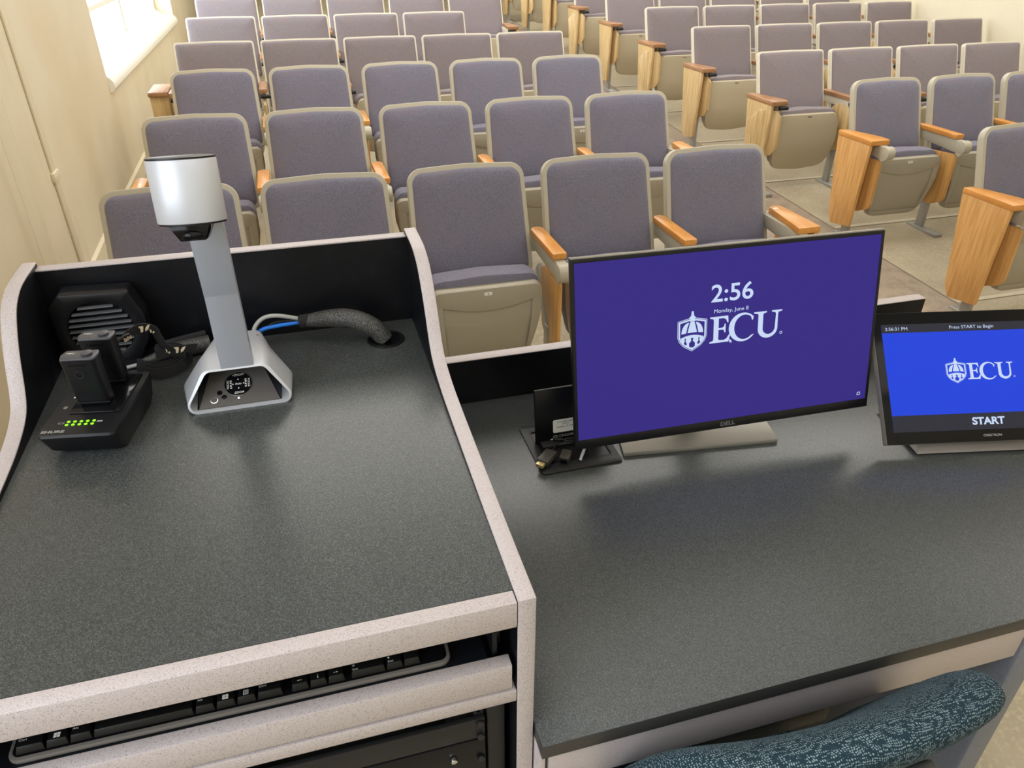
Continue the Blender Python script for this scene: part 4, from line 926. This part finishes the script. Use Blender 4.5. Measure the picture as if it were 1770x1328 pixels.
o = rpoly([(0.034, 0.018, 0.003), (0.085, 0.018, 0.003), (0.085, 0.044, 0.003), (0.034, 0.044, 0.003)], 3)
prism('sticker', o, lambda a, b: tuple(LM @ Vector((a, b, 0.0001))), lambda a, b: tuple(LM @ Vector((a, b, 0.0005))), 'white', ld)
write('sticker_text', '110 MAX MEDIA', LM, 0.042, 0.080, 0.0375, 0.0410, 'ink', ld, lift=0.0008)
write('sticker_text', 'DEVICE', LM, 0.052, 0.066, 0.0335, 0.0362, 'ink', ld, lift=0.0008)
write('sticker_text', 'Index: F-7031', LM, 0.042, 0.078, 0.0275, 0.0312, 'ink', ld, lift=0.0008)
write('maker_name', 'CRESTRON', LM, 0.045, 0.088, 0.0085, 0.0130, 'greyprint', ld, bold=0.02, lift=0.0006)
me = curve_mesh([[(0, 1), (1, 0), (3, 0), (4, 1), (3, 2), (1, 2)], [(1, 1), (1.6, 1.5), (2.6, 1.5), (3, 1), (2.6, 0.5), (1.6, 0.5)]], 'x')
write('maker_mark', '', LM, 0.033, 0.043, 0.0080, 0.0135, 'greyprint', ld, me=me, lift=0.0006)
def plug(label, p0, p1, w, h, tip, tipmat, cord=None, name='cable_plug'):
    p0 = Vector(p0); p1 = Vector(p1); t = thing(name, label, 'plug', tuple(p0), 0)
    d = p1-p0; L = d.length; ay = d.normalized(); axv = ay.cross(Vector((0, 0, 1))).normalized()
    M = frame_mat((0, 0, 0), axv, ay)
    box('plug_body', -w/2, w/2, 0, L, -h/2, h/2, 'plug' if w > 0.01 else 'blackplastic', t, 0.002, M=M)
    box('plug_tip', -w*0.32, w*0.32, -tip, -0.0002, -h*0.28, h*0.28, tipmat, t, 0.0006, M=M)
    if cord: tube('cord', [tuple(Vector(q)-p0) for q in cord], 0.0016, 'blackplastic', t)
    return t
plug('black display adapter plug with gold tip on the front corner of the cable hatch', (0.181, 0.452, ZD+0.0130), (0.208, 0.478, ZD+0.0135), 0.022, 0.012, 0.010, 'gold', [(0.208, 0.478, ZD+0.013), (0.222, 0.494, ZD+0.016), (0.245, 0.503, ZD+0.018), (0.275, 0.500, ZD+0.012)])
plug('small black adapter socket lying right of the gold-tipped plug in the hatch', (0.222, 0.452, ZD+0.0105), (0.236, 0.474, ZD+0.0115), 0.018, 0.012, 0.002, 'gloss')
plug('thin black cable connector lying across the hatch in front of the lid', (0.219, 0.505, ZD+0.020), (0.238, 0.499, ZD+0.020), 0.007, 0.006, 0.005, 'chrome', [(0.238, 0.499, ZD+0.020), (0.252, 0.493, ZD+0.018), (0.280, 0.488, ZD+0.012)])
pp = thing('metal_plug', 'small silver audio plug standing out of the cable hatch beside the monitor', 'plug', (0.253, 0.452, ZD+0.0040))
bm = bmesh.new(); b_cyl(bm, (0, 0, 0.0008), (0.011, 0.012, 0.012), 0.0028, 0.0030, 12); b_cyl(bm, (0.011, 0.012, 0.012), (0.017, 0.019, 0.018), 0.0026, 0.0026, 12); put('plug_body', finish(bm, 'pb'), 'silver', pp)
tube('cord', [(0.017, 0.019, 0.018), (0.022, 0.016, 0.012), (0.020, 0.006, 0.001)], 0.0010, 'blackplastic', pp)
# ------------------------------------------------------------------ office chair in front of the desk
oc = thing('office_chair', 'blue-green dotted fabric office chair, its backrest seen at the desk front', 'office chair', (0.326, -0.080, 0))
bm = bmesh.new(); rings = []
def back_section(v):      # v 0 = bottom, 1 = top of the backrest
    return v
N1, N2 = 30, 18
hwid = 0.226
for i in range(N1+1):
    s = -1+2*i/N1                                  # across
    endf = math.sqrt(max(0.0, 1-abs(s)**9.0))      # rounded ends
    x = hwid*s
    yc = -0.035 + 0.034*s*s                        # wraps towards the desk at its ends
    zt = 0.997 - 0.020*(abs(s)**5) + 0.004*math.cos(PI*s*2)
    zb = 0.64; ring = []
    zm = (zt+zb)/2; hh = (zt-zb)/2*max(0.25, endf)
    thk = 0.036*max(0.12, endf)
    for k in range(2*N2):
        a = 2*PI*k/(2*N2); ca, sa = math.cos(a), math.sin(a)
        e = 0.42
        yy = thk*math.copysign(abs(ca)**0.85, ca); zz = hh*math.copysign(abs(sa)**e, sa)
        tilt_y = -0.47*(zm+zz-0.80)
        ring.append((x, yc+yy+tilt_y, zm+zz))
    rings.append(ring)
b_loft(bm, rings); bk = put('backrest', finish(bm, 'backrest'), 'teal', oc)
bm = bmesh.new()
b_prism(bm, rpoly([(-0.15, 0.62, 0.05), (0.15, 0.62, 0.05), (0.17, 0.86, 0.06), (-0.17, 0.86, 0.06)], 6), lambda a, b: (a, -0.090-0.47*(b-0.8), b), lambda a, b: (a, -0.070-0.47*(b-0.8), b)); put('back_shell', finish(bm, 'bs', 0.004), 'charcoal', oc)
bm = bmesh.new(); b_pillow(bm, rpoly([(-0.22, -0.06, 0.06), (0.22, -0.06, 0.06), (0.23, 0.36, 0.09), (-0.23, 0.36, 0.09)], 8), lambda u, v, w: (u, v, 0.47+w), [(0.92, -0.05), (1.0, -0.035), (1.0, -0.01), (0.96, 0.012), (0.8, 0.022), (0.4, 0.025)]); put('seat', finish(bm, 'seat'), 'teal', oc)
bm = bmesh.new(); b_prism(bm, [(-0.035, 0.70), (-0.012, 0.70), (-0.03, 0.44), (0.10, 0.40), (0.10, 0.37), (-0.06, 0.39)], lambda a, b: (-0.03, a, b), lambda a, b: (0.03, a, b)); put('back_bracket', finish(bm, 'bb', 0.003), 'charcoal', oc)
cyl('gas_column', (0, 0.14, 0.08), (0, 0.14, 0.40), 0.025, 'blackplastic', oc)
for k in range(5):
    a = math.radians(90+72*k); c, s = math.cos(a), math.sin(a)
    tube('base_arm', [(0.02*c, 0.14+0.02*s, 0.10), (0.16*c, 0.14+0.16*s, 0.09), (0.29*c, 0.14+0.29*s, 0.068)], [0.022, 0.018, 0.014], 'blackplastic', oc, 8, 3)
    bm = bmesh.new(); b_cyl(bm, (0.29*c-0.02*s, 0.14+0.29*s+0.02*c, 0.027), (0.29*c+0.02*s, 0.14+0.29*s-0.02*c, 0.027), 0.026, n=18); put('caster', finish(bm, 'cs', 0.004), 'blackplastic', oc)
